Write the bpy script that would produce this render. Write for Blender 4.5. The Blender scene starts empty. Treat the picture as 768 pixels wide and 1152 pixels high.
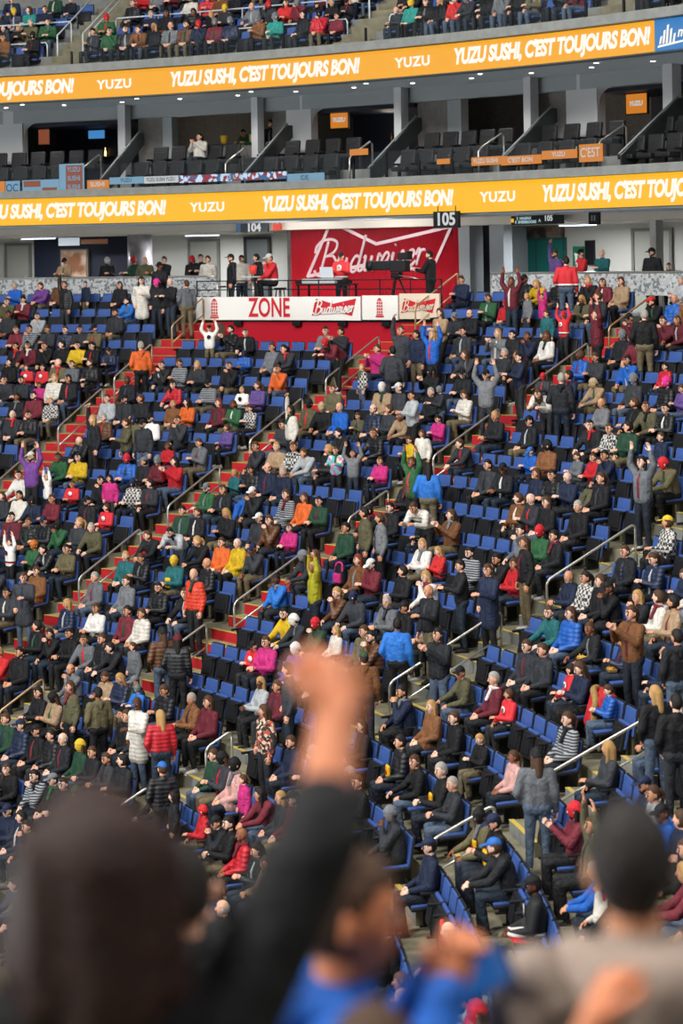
import bpy, bmesh, math, random
import numpy as np
from mathutils import Vector, Matrix, Euler

# ------------------------------------------------------------------ camera, world, lights, exposure
SC = bpy.context.scene
COL = SC.collection
EYE = 14.0                                   # eye height over the ice floor
XC, YC = -26.52, 25.94                       # centre of the bowl's corner
H0, KS, TR = 7.54, 0.4845, 0.862             # seat-top drop at r = 30, slope, tread
R0 = 20.33                                   # seat-back radius of row 0
ROWS = 28
ROLL = 0.0158

cam_d = bpy.data.cameras.new('camera')
cam = bpy.data.objects.new('camera', cam_d)
COL.objects.link(cam)
cam_d.sensor_fit = 'VERTICAL'
cam_d.sensor_height = 36.0
cam_d.lens = 2472.0 / 1152 * 36.0
cam_d.shift_y = -(576 - 290.5) / 1152
cam_d.clip_start = 0.2
cam_d.clip_end = 300
cam_d.dof.use_dof = True
cam_d.dof.focus_distance = 44.0
cam_d.dof.aperture_fstop = 1.75
cam.location = (0, 0, EYE)
cam.rotation_euler = (Matrix.Rotation(math.pi / 2, 3, 'X') @ Matrix.Rotation(-ROLL, 3, 'Z')).to_euler()
SC.camera = cam

wd = bpy.data.worlds.new('arena_air')
SC.world = wd
wd.use_nodes = True
wd.node_tree.nodes['Background'].inputs[0].default_value = (0.80, 0.90, 1.0, 1)
wd.node_tree.nodes['Background'].inputs[1].default_value = 0.17

SC.view_settings.view_transform = 'Standard'
SC.view_settings.look = 'None'
SC.view_settings.exposure = 0.0
SC.view_settings.gamma = 1.0
SC.view_settings.use_curve_mapping = False
SC.cycles.max_bounces = 5
SC.cycles.use_denoising = True


def area_light(name, loc, target, size, power, color=(1, 1, 1), size_y=None):
    d = bpy.data.lights.new(name, 'AREA')
    d.energy = power
    d.color = color
    d.shape = 'RECTANGLE'
    d.size = size
    d.size_y = size_y or size
    o = bpy.data.objects.new(name, d)
    COL.objects.link(o)
    o.location = loc
    o.rotation_euler = (Vector(target) - Vector(loc)).to_track_quat('-Z', 'Y').to_euler()
    return o


# the rink's own flood lights, hung from the roof over the ice and over the bowl
area_light('rink_floodlight', (-30, 22, EYE + 24), (0, 48, EYE - 5), 7, 13500, (1.0, 0.97, 0.93))
area_light('rink_floodlight', (-18, 2, EYE + 24), (0, 44, EYE - 5), 7, 11500, (1.0, 0.97, 0.93))
area_light('rink_floodlight', (-4, 30, EYE + 26), (2, 42, EYE - 8), 9, 7000, (1.0, 0.98, 0.95))
area_light('rink_floodlight', (-22, -8, EYE + 20), (1, 4, EYE - 2), 4, 5200, (1.0, 0.95, 0.9))

area_light('rink_floodlight', (16, 6, EYE + 20), (0.2, 4.5, EYE - 1.5), 4, 5500, (1.0, 0.95, 0.9))
for x, y in ((-30, 14), (-46, 22)):                   # floods over the ice itself; the white ice throws their light back up
    l = area_light('ice_floodlight', (x, y, EYE + 22), (x, y, 0), 8, 26000, (1.0, 0.99, 0.97))
    l.data.spread = math.radians(85)

# ------------------------------------------------------------------ small helpers


def pol(r, a, z=0.0):
    """A point of the bowl: radius and angle (degrees) about the corner's centre, height over the eye."""
    t = math.radians(a)
    return Vector((XC + r * math.cos(t), YC + r * math.sin(t), EYE + z))


def row_r(i):
    return R0 + TR * i


def row_z(i):
    """Floor of row i, relative to the eye."""
    return -(H0 + KS * (30 - row_r(i))) - 0.85


MATS = {}


def srgb(h):
    h = h.lstrip('#')
    c = [int(h[k:k + 2], 16) / 255 for k in (0, 2, 4)]
    return tuple(x / 12.92 if x <= 0.04045 else ((x + 0.055) / 1.055) ** 2.4 for x in c) + (1,)


def mat(name, hexc, rough=0.7, metal=0.0, noise=0.0, scale=30.0, emit=0.0, spec=0.3, bump=0.0, hex2=None, alpha=1.0, trans=0.0):
    if name in MATS:
        return MATS[name]
    m = bpy.data.materials.new(name)
    m.use_nodes = True
    nt = m.node_tree
    b = nt.nodes['Principled BSDF']
    c = srgb(hexc)
    b.inputs['Base Color'].default_value = c
    b.inputs['Roughness'].default_value = rough
    b.inputs['Metallic'].default_value = metal
    b.inputs['Specular IOR Level'].default_value = spec
    b.inputs['Alpha'].default_value = alpha
    b.inputs['Transmission Weight'].default_value = trans
    if emit:
        b.inputs['Emission Color'].default_value = c
        b.inputs['Emission Strength'].default_value = emit
        b.inputs['Base Color'].default_value = (0.02, 0.02, 0.02, 1)
    if noise or bump:
        tc = nt.nodes.new('ShaderNodeTexCoord')
        n = nt.nodes.new('ShaderNodeTexNoise')
        n.inputs['Scale'].default_value = scale
        n.inputs['Detail'].default_value = 3
        nt.links.new(tc.outputs['Object'], n.inputs['Vector'])
        if noise:
            mx = nt.nodes.new('ShaderNodeMix')
            mx.data_type = 'RGBA'
            k = 1 - noise
            c2 = srgb(hex2) if hex2 else (c[0] * k, c[1] * k, c[2] * k, 1)
            mx.inputs[6].default_value = c
            mx.inputs[7].default_value = c2
            rp = nt.nodes.new('ShaderNodeValToRGB')
            rp.color_ramp.elements[0].position = 0.4
            rp.color_ramp.elements[1].position = 0.62
            nt.links.new(n.outputs[0], rp.inputs[0])
            nt.links.new(rp.outputs[0], mx.inputs[0])
            nt.links.new(mx.outputs[2], b.inputs['Base Color'])
        if bump:
            bp = nt.nodes.new('ShaderNodeBump')
            bp.inputs['Strength'].default_value = bump
            bp.inputs['Distance'].default_value = 0.02
            nt.links.new(n.outputs[0], bp.inputs['Height'])
            nt.links.new(bp.outputs[0], b.inputs['Normal'])
    MATS[name] = m
    return m


def banded(name, stops, axis=2, rough=0.75):
    """Cloth with hard horizontal bands; stops = [(height, hex), ...] from the bottom up, in the garment's own metres."""
    m = bpy.data.materials.new(name)
    m.use_nodes = True
    nt = m.node_tree
    b = nt.nodes['Principled BSDF']
    b.inputs['Roughness'].default_value = rough
    tc = nt.nodes.new('ShaderNodeTexCoord')
    sp = nt.nodes.new('ShaderNodeSeparateXYZ')
    mp = nt.nodes.new('ShaderNodeMapRange')
    mp.inputs['From Min'].default_value = 0.0
    mp.inputs['From Max'].default_value = 2.0
    rp = nt.nodes.new('ShaderNodeValToRGB')
    rp.color_ramp.interpolation = 'CONSTANT'
    el = rp.color_ramp.elements
    el[0].position = 0
    el[0].color = srgb(stops[0][1])
    el[1].position = stops[1][0] / 2
    el[1].color = srgb(stops[1][1])
    for h, c in stops[2:]:
        e = el.new(h / 2)
        e.color = srgb(c)
    nt.links.new(tc.outputs['Object'], sp.inputs[0])
    nt.links.new(sp.outputs[axis], mp.inputs[0])
    nt.links.new(mp.outputs[0], rp.inputs[0])
    nt.links.new(rp.outputs[0], b.inputs['Base Color'])
    MATS[name] = m
    return m


def checked(name, h1, h2, scale=14.0, kind='checker', h3=None):
    m = bpy.data.materials.new(name)
    m.use_nodes = True
    nt = m.node_tree
    b = nt.nodes['Principled BSDF']
    b.inputs['Roughness'].default_value = 0.8
    tc = nt.nodes.new('ShaderNodeTexCoord')
    if kind == 'checker':
        t = nt.nodes.new('ShaderNodeTexChecker')
        t.inputs['Scale'].default_value = scale
        t.inputs['Color1'].default_value = srgb(h1)
        t.inputs['Color2'].default_value = srgb(h2)
        out = t.outputs[0]
    elif kind == 'stripe':
        w = nt.nodes.new('ShaderNodeTexWave')
        w.bands_direction = 'Z'
        w.inputs['Scale'].default_value = scale
        rp = nt.nodes.new('ShaderNodeValToRGB')
        rp.color_ramp.interpolation = 'CONSTANT'
        rp.color_ramp.elements[0].color = srgb(h1)
        rp.color_ramp.elements[1].position = 0.5
        rp.color_ramp.elements[1].color = srgb(h2)
        nt.links.new(tc.outputs['Object'], w.inputs['Vector'])
        nt.links.new(w.outputs[0], rp.inputs[0])
        out = rp.outputs[0]
        t = None
    else:
        t = nt.nodes.new('ShaderNodeTexVoronoi')
        t.inputs['Scale'].default_value = scale
        rp = nt.nodes.new('ShaderNodeValToRGB')
        rp.color_ramp.interpolation = 'CONSTANT'
        e = rp.color_ramp.elements
        e[0].color = srgb(h1)
        e[1].position = 0.4
        e[1].color = srgb(h2)
        if h3:
            x = e.new(0.7)
            x.color = srgb(h3)
        sp = nt.nodes.new('ShaderNodeSeparateColor')
        nt.links.new(t.outputs['Color'], sp.inputs[0])
        nt.links.new(sp.outputs[0], rp.inputs[0])
        out = rp.outputs[0]
    if t:
        nt.links.new(tc.outputs['Object'], t.inputs['Vector'])
    nt.links.new(out, b.inputs['Base Color'])
    MATS[name] = m
    return m


def obj(name, data, parent=None, mats=None, loc=None):
    """One object from a mesh or a bmesh."""
    if isinstance(data, bmesh.types.BMesh):
        me = bpy.data.meshes.new(name)
        data.to_mesh(me)
        data.free()
    else:
        me = data
    if mats is not None:
        for m in (mats if isinstance(mats, (list, tuple)) else [mats]):
            me.materials.append(m)
    o = bpy.data.objects.new(name, me)
    COL.objects.link(o)
    if parent:
        o.parent = parent
    if loc is not None:
        o.location = loc
    return o


def empty(name, label=None, cat=None, group=None, loc=(0, 0, 0), rz=0.0):
    o = bpy.data.objects.new(name, None)
    COL.objects.link(o)
    o.location = loc
    o.rotation_euler = (0, 0, rz)
    o.empty_display_size = 0.1
    return tag(o, label, cat, group)


def tag(o, label=None, cat=None, group=None, kind=None):
    if label:
        o['label'] = label
    if cat:
        o['category'] = cat
    if group:
        o['group'] = group
    if kind:
        o['kind'] = kind
    return o


def smooth(me, on=True):
    me.polygons.foreach_set('use_smooth', [on] * len(me.polygons))
    return me


def box(bm, c, s, rot=None, mi=0, bevel=0.0):
    """A box at centre c with full sizes s."""
    r = bmesh.ops.create_cube(bm, size=1.0)
    vs = r['verts']
    M = Matrix.Translation(c) @ (rot.to_4x4() if rot else Matrix.Identity(4)) @ Matrix.Diagonal((s[0], s[1], s[2], 1))
    bmesh.ops.transform(bm, matrix=M, verts=vs)
    fs = {f for v in vs for f in v.link_faces}
    for f in fs:
        f.material_index = mi
    if bevel:
        es = {e for v in vs for e in v.link_edges}
        g = bmesh.ops.bevel(bm, geom=list(es), offset=bevel, segments=2, affect='EDGES', profile=0.5)
        for f in g['faces']:
            f.material_index = mi


def capsule(bm, p0, p1, r0, r1, seg=10, caps=3, mi=0):
    """A tapered round-ended limb from p0 to p1."""
    p0, p1 = Vector(p0), Vector(p1)
    d = p1 - p0
    L = d.length
    d = d.normalized() if L > 1e-6 else Vector((0, 0, 1))
    q = d.to_track_quat('Z', 'Y').to_matrix()
    ux, uy = q.col[0], q.col[1]
    rings = []
    for k in range(1, caps + 1):
        t = math.pi / 2 * k / caps
        rings.append((p0 - d * r0 * math.cos(t), r0 * math.sin(t)))
    for k in range(caps, 0, -1):
        t = math.pi / 2 * k / caps
        rings.append((p1 + d * r1 * math.cos(t), r1 * math.sin(t)))
    a = bm.verts.new(p0 - d * (r0 if caps > 1 else 0))
    b = bm.verts.new(p1 + d * (r1 if caps > 1 else 0))
    rv = []
    for c, r in rings:
        rv.append([bm.verts.new(c + ux * (r * math.cos(2 * math.pi * j / seg)) + uy * (r * math.sin(2 * math.pi * j / seg))) for j in range(seg)])
    fs = []
    for j in range(seg):
        k = (j + 1) % seg
        fs.append(bm.faces.new((a, rv[0][k], rv[0][j])))
        fs.append(bm.faces.new((b, rv[-1][j], rv[-1][k])))
        for n in range(len(rv) - 1):
            fs.append(bm.faces.new((rv[n][j], rv[n][k], rv[n + 1][k], rv[n + 1][j])))
    for f in fs:
        f.material_index = mi
        f.smooth = True


def ellipsoid(bm, c, r, rot=None, u=12, v=8, mi=0, fn=None):
    g = bmesh.ops.create_uvsphere(bm, u_segments=u, v_segments=v, radius=1.0)
    vs = g['verts']
    if fn:
        for x in vs:
            x.co = fn(x.co.copy())
    M = Matrix.Translation(c) @ (rot.to_4x4() if rot else Matrix.Identity(4)) @ Matrix.Diagonal((r[0], r[1], r[2], 1))
    bmesh.ops.transform(bm, matrix=M, verts=vs)
    for f in {f for x in vs for f in x.link_faces}:
        f.material_index = mi
        f.smooth = True


def tube_path(bm, pts, r, seg=8, closed=False, mi=0):
    """A round bar along a polyline."""
    pts = [Vector(p) for p in pts]
    n = len(pts)
    rings = []
    ref = None
    for i in range(n):
        d = (pts[min(i + 1, n - 1)] - pts[max(i - 1, 0)]).normalized()
        if ref is None:
            ref = d.orthogonal().normalized()
        u = (ref - d * ref.dot(d))
        u = u.normalized() if u.length > 1e-4 else d.orthogonal().normalized()
        ref = u
        w = d.cross(u)
        rings.append([bm.verts.new(pts[i] + u * r * math.cos(2 * math.pi * j / seg) + w * r * math.sin(2 * math.pi * j / seg)) for j in range(seg)])
    for i in range(n - 1):
        for j in range(seg):
            k = (j + 1) % seg
            f = bm.faces.new((rings[i][j], rings[i][k], rings[i + 1][k], rings[i + 1][j]))
            f.smooth = True
            f.material_index = mi
    for rg, rev in ((rings[0], True), (rings[-1], False)):
        f = bm.faces.new(rg[::-1] if rev else rg)
        f.material_index = mi


def arc_loft(bm, profile, a0, a1, step=1.0, mi=None, closed=True):
    """Sweep a profile [(radius, height over the eye), ...] about the bowl's centre between two angles; mi: a material index per profile edge."""
    n = max(1, int(math.ceil(abs(a1 - a0) / step)))
    cols = []
    for k in range(n + 1):
        a = a0 + (a1 - a0) * k / n
        cols.append([bm.verts.new(pol(r, a, z)) for r, z in profile])
    m = len(profile)
    ed = range(m if closed else m - 1)
    for k in range(n):
        for e in ed:
            f = bm.faces.new((cols[k][e], cols[k][(e + 1) % m], cols[k + 1][(e + 1) % m], cols[k + 1][e]))
            f.material_index = mi[e] if mi else 0
    if closed:
        f1 = bm.faces.new(cols[0][::-1])
        f2 = bm.faces.new(cols[-1])


def arc_box(name, r0, r1, z0, z1, a0, a1, m, parent=None, step=1.0):
    bm = bmesh.new()
    arc_loft(bm, [(r0, z0), (r1, z0), (r1, z1), (r0, z1)], a0, a1, step)
    bmesh.ops.recalc_face_normals(bm, faces=bm.faces)
    return obj(name, bm, parent, m)


def text_mesh(body, size=1.0, shear=0.0, offset=0.0, extrude=0.0, xs=1.0, spacing=1.0, align='CENTER'):
    cu = bpy.data.curves.new('lettering', 'FONT')
    cu.body = body
    cu.size = size
    cu.shear = shear
    cu.offset = offset
    cu.extrude = extrude
    cu.space_character = spacing
    cu.align_x = align
    cu.align_y = 'CENTER'
    cu.resolution_u = 4
    o = bpy.data.objects.new('lettering', cu)
    COL.objects.link(o)
    dg = bpy.context.evaluated_depsgraph_get()
    me = bpy.data.meshes.new_from_object(o.evaluated_get(dg))
    bpy.data.objects.remove(o)
    bpy.data.curves.remove(cu)
    if xs != 1.0:
        for v in me.vertices:
            v.co.x *= xs
    return me


def bend_on_cylinder(me, R, a_mid, z_mid, lift=0.02, push=0.0):
    """Lay a flat lettering (x to the right, y up) on the inside of a cylinder of radius R about the bowl's centre."""
    bm = bmesh.new()
    bm.from_mesh(me)
    for v in bm.verts:
        x, y, z = v.co
        v.co = pol(R - lift - z, a_mid - math.degrees(x / R), z_mid + y)
    bm.to_mesh(me)
    bm.free()
    return me


def frame_at(r, a, z):
    """Matrix of a flat thing facing the bowl's centre: local x to the viewer's right, y away from the viewer, z up."""
    return Matrix.Translation(pol(r, a, z)) @ Matrix.Rotation(math.radians(a - 90), 4, 'Z')


def remesh(bm, voxel, it=4, ratio=1.0, fac=0.5):
    me = bpy.data.meshes.new('work')
    bm.to_mesh(me)
    bm.free()
    o = bpy.data.objects.new('work', me)
    COL.objects.link(o)
    md = o.modifiers.new('r', 'REMESH')
    md.mode = 'VOXEL'
    md.voxel_size = voxel
    md.use_smooth_shade = True
    if it:
        s = o.modifiers.new('s', 'SMOOTH')
        s.factor = fac
        s.iterations = it
    if ratio < 1:
        d = o.modifiers.new('d', 'DECIMATE')
        d.ratio = ratio
    dg = bpy.context.evaluated_depsgraph_get()
    r = bpy.data.meshes.new_from_object(o.evaluated_get(dg))
    bpy.data.objects.remove(o)
    bpy.data.meshes.remove(me)
    smooth(r)
    return r


def join_meshes(parts):
    """[(mesh, matrix, material index offset)] into one mesh."""
    bm = bmesh.new()
    for me, M, off in parts:
        n0 = len(bm.verts)
        f0 = len(bm.faces)
        bm.from_mesh(me)
        bm.verts.ensure_lookup_table()
        bm.faces.ensure_lookup_table()
        for v in bm.verts[n0:]:
            v.co = M @ v.co
        for f in bm.faces[f0:]:
            f.material_index += off
            f.smooth = True
    out = bpy.data.meshes.new('joined')
    bm.to_mesh(out)
    bm.free()
    return out

# ------------------------------------------------------------------ the setting
M_CON = mat('concrete', '#7c7762', 0.85, noise=0.25, scale=3.0, bump=0.1)
M_CON2 = mat('ledge_concrete', '#7c7e7b', 0.8, noise=0.15, scale=4.0)
M_RED = mat('red_stair_paint', '#b3222b', 0.6, noise=0.12, scale=6)
M_TREAD = mat('tread_paint', '#9c9067', 0.8, noise=0.2, scale=5)
M_YEL = mat('yellow_nosing', '#b8a04a', 0.7)
M_STEEL = mat('brushed_steel', '#c9c6bf', 0.32, 0.85)
M_LITSTEEL = mat('steel_golden_lit', '#cfae86', 0.35, 0.8)  # the same steel with golden light put into its colour
M_GREYPAINT = mat('grey_paint', '#84898d', 0.7)
M_SOFFIT = mat('soffit_paint', '#b4bfc8', 0.75)
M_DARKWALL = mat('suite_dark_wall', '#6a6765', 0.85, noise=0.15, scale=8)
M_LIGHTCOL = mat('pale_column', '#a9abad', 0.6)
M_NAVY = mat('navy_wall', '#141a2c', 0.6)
M_BLACK = mat('black_plastic', '#16171a', 0.45)
M_BLACKM = mat('black_metal', '#1b1c1f', 0.45, 0.4)
M_BEIGE = mat('beige_wall', '#bcbab4', 0.8)
M_BEIGE2 = mat('beam_beige', '#b5afa4', 0.8)
M_WHITE = mat('white_board', '#e6e4e0', 0.5)
M_REDWALL = mat('red_metal_wall', '#b81d33', 0.5)
M_TEAL = mat('teal_door', '#1e6b64', 0.5)
M_GLASS = mat('clear_glass', '#5a6468', 0.05, alpha=0.05, spec=0.5)


def structure(o):
    o['kind'] = 'structure'
    return o


# stepped seating terrace, swept about the corner; behind the stage the top three rows are left out
def terrace_profile(top):
    p = [(R0 - 1.2, row_z(0) - 0.42)]
    p.append((R0 - 0.72, row_z(0) - 0.42))
    mi = [0]
    for i in range(top):
        z = row_z(i)
        p.append((row_r(i) - 0.72, z))
        mi.append(0)
        p.append((row_r(i) + 0.142, z))
        mi.append(0)
    mi.append(0)
    return p


bm = bmesh.new()
for a0, a1, top in ((-24, 48.9, ROWS), (48.9, 57.7, 25), (57.7, 84, ROWS)):
    p = terrace_profile(top)
    p.append((p[-1][0], -13.5))
    p.append((R0 - 1.2, -13.5))
    arc_loft(bm, p, a0, a1, 1.0)
# flat landing in front of the stage
arc_loft(bm, [(row_r(24) + 0.142, row_z(25)), (44.4, row_z(25)), (44.4, -13.5), (row_r(24) + 0.142, -13.5)], 48.9, 57.7, 1.0)
bmesh.ops.recalc_face_normals(bm, faces=bm.faces)
structure(obj('floor_terrace', bm, None, M_CON))

bm = bmesh.new()
box(bm, (XC + 5, YC, EYE - 13.75), (140, 140, 0.5))
structure(obj('floor', bm, None, M_CON))
bm = bmesh.new()
box(bm, (XC - 16, YC - 4, EYE - 13.48), (68, 34, 0.06))
structure(obj('floor_ice', bm, None, mat('ice', '#eef3f6', 0.25)))

# aisle stairs: two steps per row, red risers, concrete treads with a yellow edge
AISLES = [(58.5, 10, 27), (48.2, 10, 27), (38.5, 10, 27), (24.7, 10, 27), (11.0, 0, 27), (53.0, 0, 10), (43.2, 0, 10), (29.0, 0, 10)]
AIS_HALF = 0.66


def aisle_stairs(a, lo, hi, red=True):
    bm = bmesh.new()

    def slab(r0, r1, z0, z1, mi_front, mi_top, half=AIS_HALF):
        d0, d1 = math.degrees(half / r0), math.degrees(half / r1)
        v = [bm.verts.new(pol(r, a + s * (d0 if r == r0 else d1), z)) for z in (z0, z1) for r, s in ((r0, -1), (r0, 1), (r1, 1), (r1, -1))]
        q = [(0, 1, 2, 3, mi_top), (4, 5, 6, 7, mi_top), (0, 1, 5, 4, mi_front), (1, 2, 6, 5, 0), (2, 3, 7, 6, 0), (3, 0, 4, 7, 0)]
        for i, j, k, l, m in q:
            f = bm.faces.new((v[i], v[j], v[k], v[l]))
            f.material_index = m
    for i in range(lo, hi):
        rb = row_r(i) + 0.142
        z, zn = row_z(i), row_z(i + 1)
        zm = (z + zn) / 2
        slab(rb - 0.431, rb + 0.005, z + 0.002, zm, 1, 0)
        slab(rb - 0.437, rb - 0.36, zm, zm + 0.008, 2, 2)
        slab(rb - 0.012, rb + 0.01, z + 0.004, zn, 1, 0)
        slab(rb - 0.015, rb + 0.06, zn, zn + 0.008, 2, 2)
    bmesh.ops.recalc_face_normals(bm, faces=bm.faces)
    return structure(obj('floor_stairs', bm, None, [M_TREAD, M_RED, M_YEL] if red else [M_CON, M_CON2, M_YEL]))


for a, lo, hi in AISLES:
    aisle_stairs(a, lo, hi, a > 38 and lo == 10)
# last flight up to the concourse
for a in (58.5, 48.2, 38.5):
    bm = bmesh.new()
    d = math.degrees(AIS_HALF / 44)
    arc_loft(bm, [(43.7, -1.8), (44.6, -1.8), (44.6, -1.55), (43.7, -1.67)], a - d, a + d, 1.0, mi=[0, 0, 0, 1])
    bmesh.ops.recalc_face_normals(bm, faces=bm.faces)
    structure(obj('floor_landing', bm, None, [M_CON, M_RED]))

# concourse floor, back walls, ceiling
structure(arc_box('floor_concourse', 44.4, 60, -1.9, -1.55, 24, 84, M_CON2))
structure(arc_box('wall_concourse_back', 52.0, 52.4, -1.55, 1.0, 60.8, 84, M_BEIGE))
structure(arc_box('wall_concourse_side', 50.0, 50.4, -1.55, 1.0, 30, 51.2, M_BEIGE))
structure(arc_box('ceiling_concourse', 46.0, 60, 0.86, 1.1, 24, 84, M_BEIGE2))
structure(arc_box('ceiling_balcony_soffit', 43.55, 46.2, 1.08, 1.3, 24, 84, M_SOFFIT))
structure(arc_box('floor_suite', 43.5, 52, 1.5, 2.0, 24, 84, M_CON2))
structure(arc_box('trim_ledge', 43.25, 43.8, 1.94, 2.16, 24, 84, M_CON2))
structure(arc_box('wall_navy', 51.8, 52.05, -1.55, 0.9, 67.4, 72.0, M_NAVY))
# side returns of the red stage wall and the gap beside it
structure(arc_box('wall_stage_return', 47.05, 52, -1.55, 0.9, 50.2, 50.35, M_GREYPAINT))
structure(arc_box('wall_stage_side', 47.05, 52, -1.55, 0.9, 57.9, 58.05, M_DARKWALL))
structure(arc_box('wall_corridor', 54.0, 54.2, -1.55, 0.9, 50, 61.2, M_BEIGE))

# round and square columns of the concourse
bm = bmesh.new()
capsule(bm, pol(49, 65.85, -1.5), pol(49, 65.85, 1.2), 0.40, 0.40, 24, 1)
structure(obj('column_round', bm, None, mat('column_metal', '#a9a4ab', 0.3, 0.15, noise=0.35, scale=3)))
structure(arc_box('column_square', 46.6, 47.0, -1.55, 0.95, 49.75, 50.22, M_GREYPAINT))
structure(arc_box('dark_gap_panel', 47.2, 47.4, -1.55, 0.95, 48.95, 49.72, M_BLACK))  # black panel that paints the dark gap between the columns
structure(arc_box('column_slim', 46.6, 47.0, -1.55, 0.95, 48.3, 48.9, M_GREYPAINT))
structure(arc_box('column_white', 46.8, 47.1, -1.55, 0.95, 42.1, 42.35, mat('white_paint', '#c6c7c6', 0.6)))

# doors of the concourse


def door(name, r, a0, a1, z1, m, frame_m, leaf=1):
    bm = bmesh.new()
    arc_loft(bm, [(r, -1.55), (r - 0.05, -1.55), (r - 0.05, z1), (r, z1)], a0, a1, 1.0)
    bmesh.ops.recalc_face_normals(bm, faces=bm.faces)
    d = structure(obj(name, bm, None, m))
    bm = bmesh.new()
    w = math.degrees(0.09 / r)
    for x0, x1, z0, zz in ((a0 - w, a0, -1.55, z1 + 0.09), (a1, a1 + w, -1.55, z1 + 0.09), (a0, a1, z1, z1 + 0.09)):
        arc_loft(bm, [(r + .01, z0), (r - 0.09, z0), (r - 0.09, zz), (r + .01, zz)], x0, x1, 1.0)
    if leaf == 2:
        mid = (a0 + a1) / 2
        arc_loft(bm, [(r, -1.55), (r - 0.07, -1.55), (r - 0.07, z1), (r, z1)], mid - w / 3, mid + w / 3, 1.0)
    bmesh.ops.recalc_face_normals(bm, faces=bm.faces)
    structure(obj('door_frame', bm, d, frame_m))
    bm = bmesh.new()
    box(bm, (0, 0, 0), (0.06, 0.05, 0.22), bevel=0.01)
    h = obj('door_handle', bm, d, M_STEEL)
    h.matrix_world = frame_at(r - 0.09, a0 + math.degrees(0.12 / r), -0.55)
    return d


M_DOORGREY = mat('grey_door', '#98978f', 0.6)
door('door_1', 52, 64.45, 65.56, 0.62, M_DOORGREY, mat('door_trim', '#6f6f6b', 0.6))
door('door_2', 52, 62.34, 63.23, 0.66, mat('dark_doorway', '#55585a', 0.4), M_BLACK)
door('door_3', 52, 72.3, 73.2, 0.6, M_DOORGREY, mat('door_trim', '#6f6f6b', 0.6))
door('door_4', 50, 48.75, 50.95, 0.42, M_TEAL, mat('teal_trim', '#245650', 0.5), 2)
door('door_5', 50, 44.5, 45.9, 0.62, M_DOORGREY, mat('door_trim', '#6f6f6b', 0.6))
door('door_6', 54, 60.2, 60.9, 0.5, M_TEAL, mat('teal_trim', '#245650', 0.5))

# suite level: openings between columns and partition walls
SOF = 4.83
structure(arc_box('ceiling_suite_soffit', 43.55, 52, SOF, SOF + 0.2, 24, 84, M_SOFFIT))
structure(arc_box('wall_suite_header', 46.6, 46.8, 4.42, SOF, 24, 84, M_GREYPAINT))
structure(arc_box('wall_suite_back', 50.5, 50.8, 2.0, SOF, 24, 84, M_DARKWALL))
structure(arc_box('floor_suite_step', 45.05, 50.6, 2.0, 2.5, 24, 84, M_CON2))
for a0, a1, r0, m in ((76, 69.28, 46.6, M_LIGHTCOL), (64.7, 64.38, 46.1, M_LIGHTCOL), (64.38, 63.2, 46.9, M_DARKWALL), (63.2, 62.8, 46.75, M_GREYPAINT),
                      (58.77, 58.5, 46.1, M_LIGHTCOL), (58.5, 57.64, 46.9, M_DARKWALL), (57.64, 56.55, 46.6, M_LIGHTCOL), (52.48, 52.17, 46.1, M_LIGHTCOL),
                      (52.17, 50.75, 46.9, M_DARKWALL), (50.75, 50.17, 46.75, M_GREYPAINT), (46.87, 46.57, 46.1, M_LIGHTCOL), (46.57, 45.55, 46.9, M_DARKWALL),
                      (45.55, 44.25, 46.6, M_LIGHTCOL), (41.0, 40.6, 46.1, M_LIGHTCOL), (40.6, 38, 46.9, M_DARKWALL)):
    structure(arc_box('wall_suite', r0, r0 + 0.35, 2.0, SOF, a1, a0, m))
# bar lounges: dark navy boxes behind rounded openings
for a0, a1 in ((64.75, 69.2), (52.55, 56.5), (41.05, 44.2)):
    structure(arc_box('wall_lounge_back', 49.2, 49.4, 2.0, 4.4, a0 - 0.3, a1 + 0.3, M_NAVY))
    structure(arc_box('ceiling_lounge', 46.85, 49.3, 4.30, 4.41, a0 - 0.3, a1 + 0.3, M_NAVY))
    bm = bmesh.new()                                 # rounded upper corner of the opening
    da = math.degrees(0.5 / 46.6)
    n = 8
    top = 4.42
    base = [pol(46.62, a1 + 0.05, top)]
    arc = [pol(46.62, a1 - da * (1 - math.cos(t)) * 1.0, top - 0.5 * (1 - math.sin(t))) for t in [math.pi / 2 * k / n for k in range(n + 1)]]
    for sgn in (0,):
        vs0 = [bm.verts.new(p) for p in base + arc]
        bm.faces.new(vs0)
    g = bmesh.ops.solidify(bm, geom=bm.faces[:], thickness=0.15)
    bmesh.ops.recalc_face_normals(bm, faces=bm.faces)
    structure(obj('wall_lounge_corner', bm, None, M_LIGHTCOL))

# upper deck: ledge, stepped floor
UP = 5.62
structure(arc_box('trim_upper_ledge', 43.2, 43.9, UP, UP + 0.24, 24, 84, M_CON2))
bm = bmesh.new()
prof = [(43.5, 5.03), (60, 5.03)]
tops = []
for k in range(8):
    tops += [(43.55 + 0.85 * k, 5.75 + 0.5 * k), (43.55 + 0.85 * (k + 1), 5.75 + 0.5 * k)]
prof = [(43.55, 5.03), (43.55 + 0.85 * 8, 5.03)] + tops[::-1]
arc_loft(bm, prof, 24, 84, 1.0)
bmesh.ops.recalc_face_normals(bm, faces=bm.faces)
structure(obj('floor_upper_deck', bm, None, M_CON2))
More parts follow.
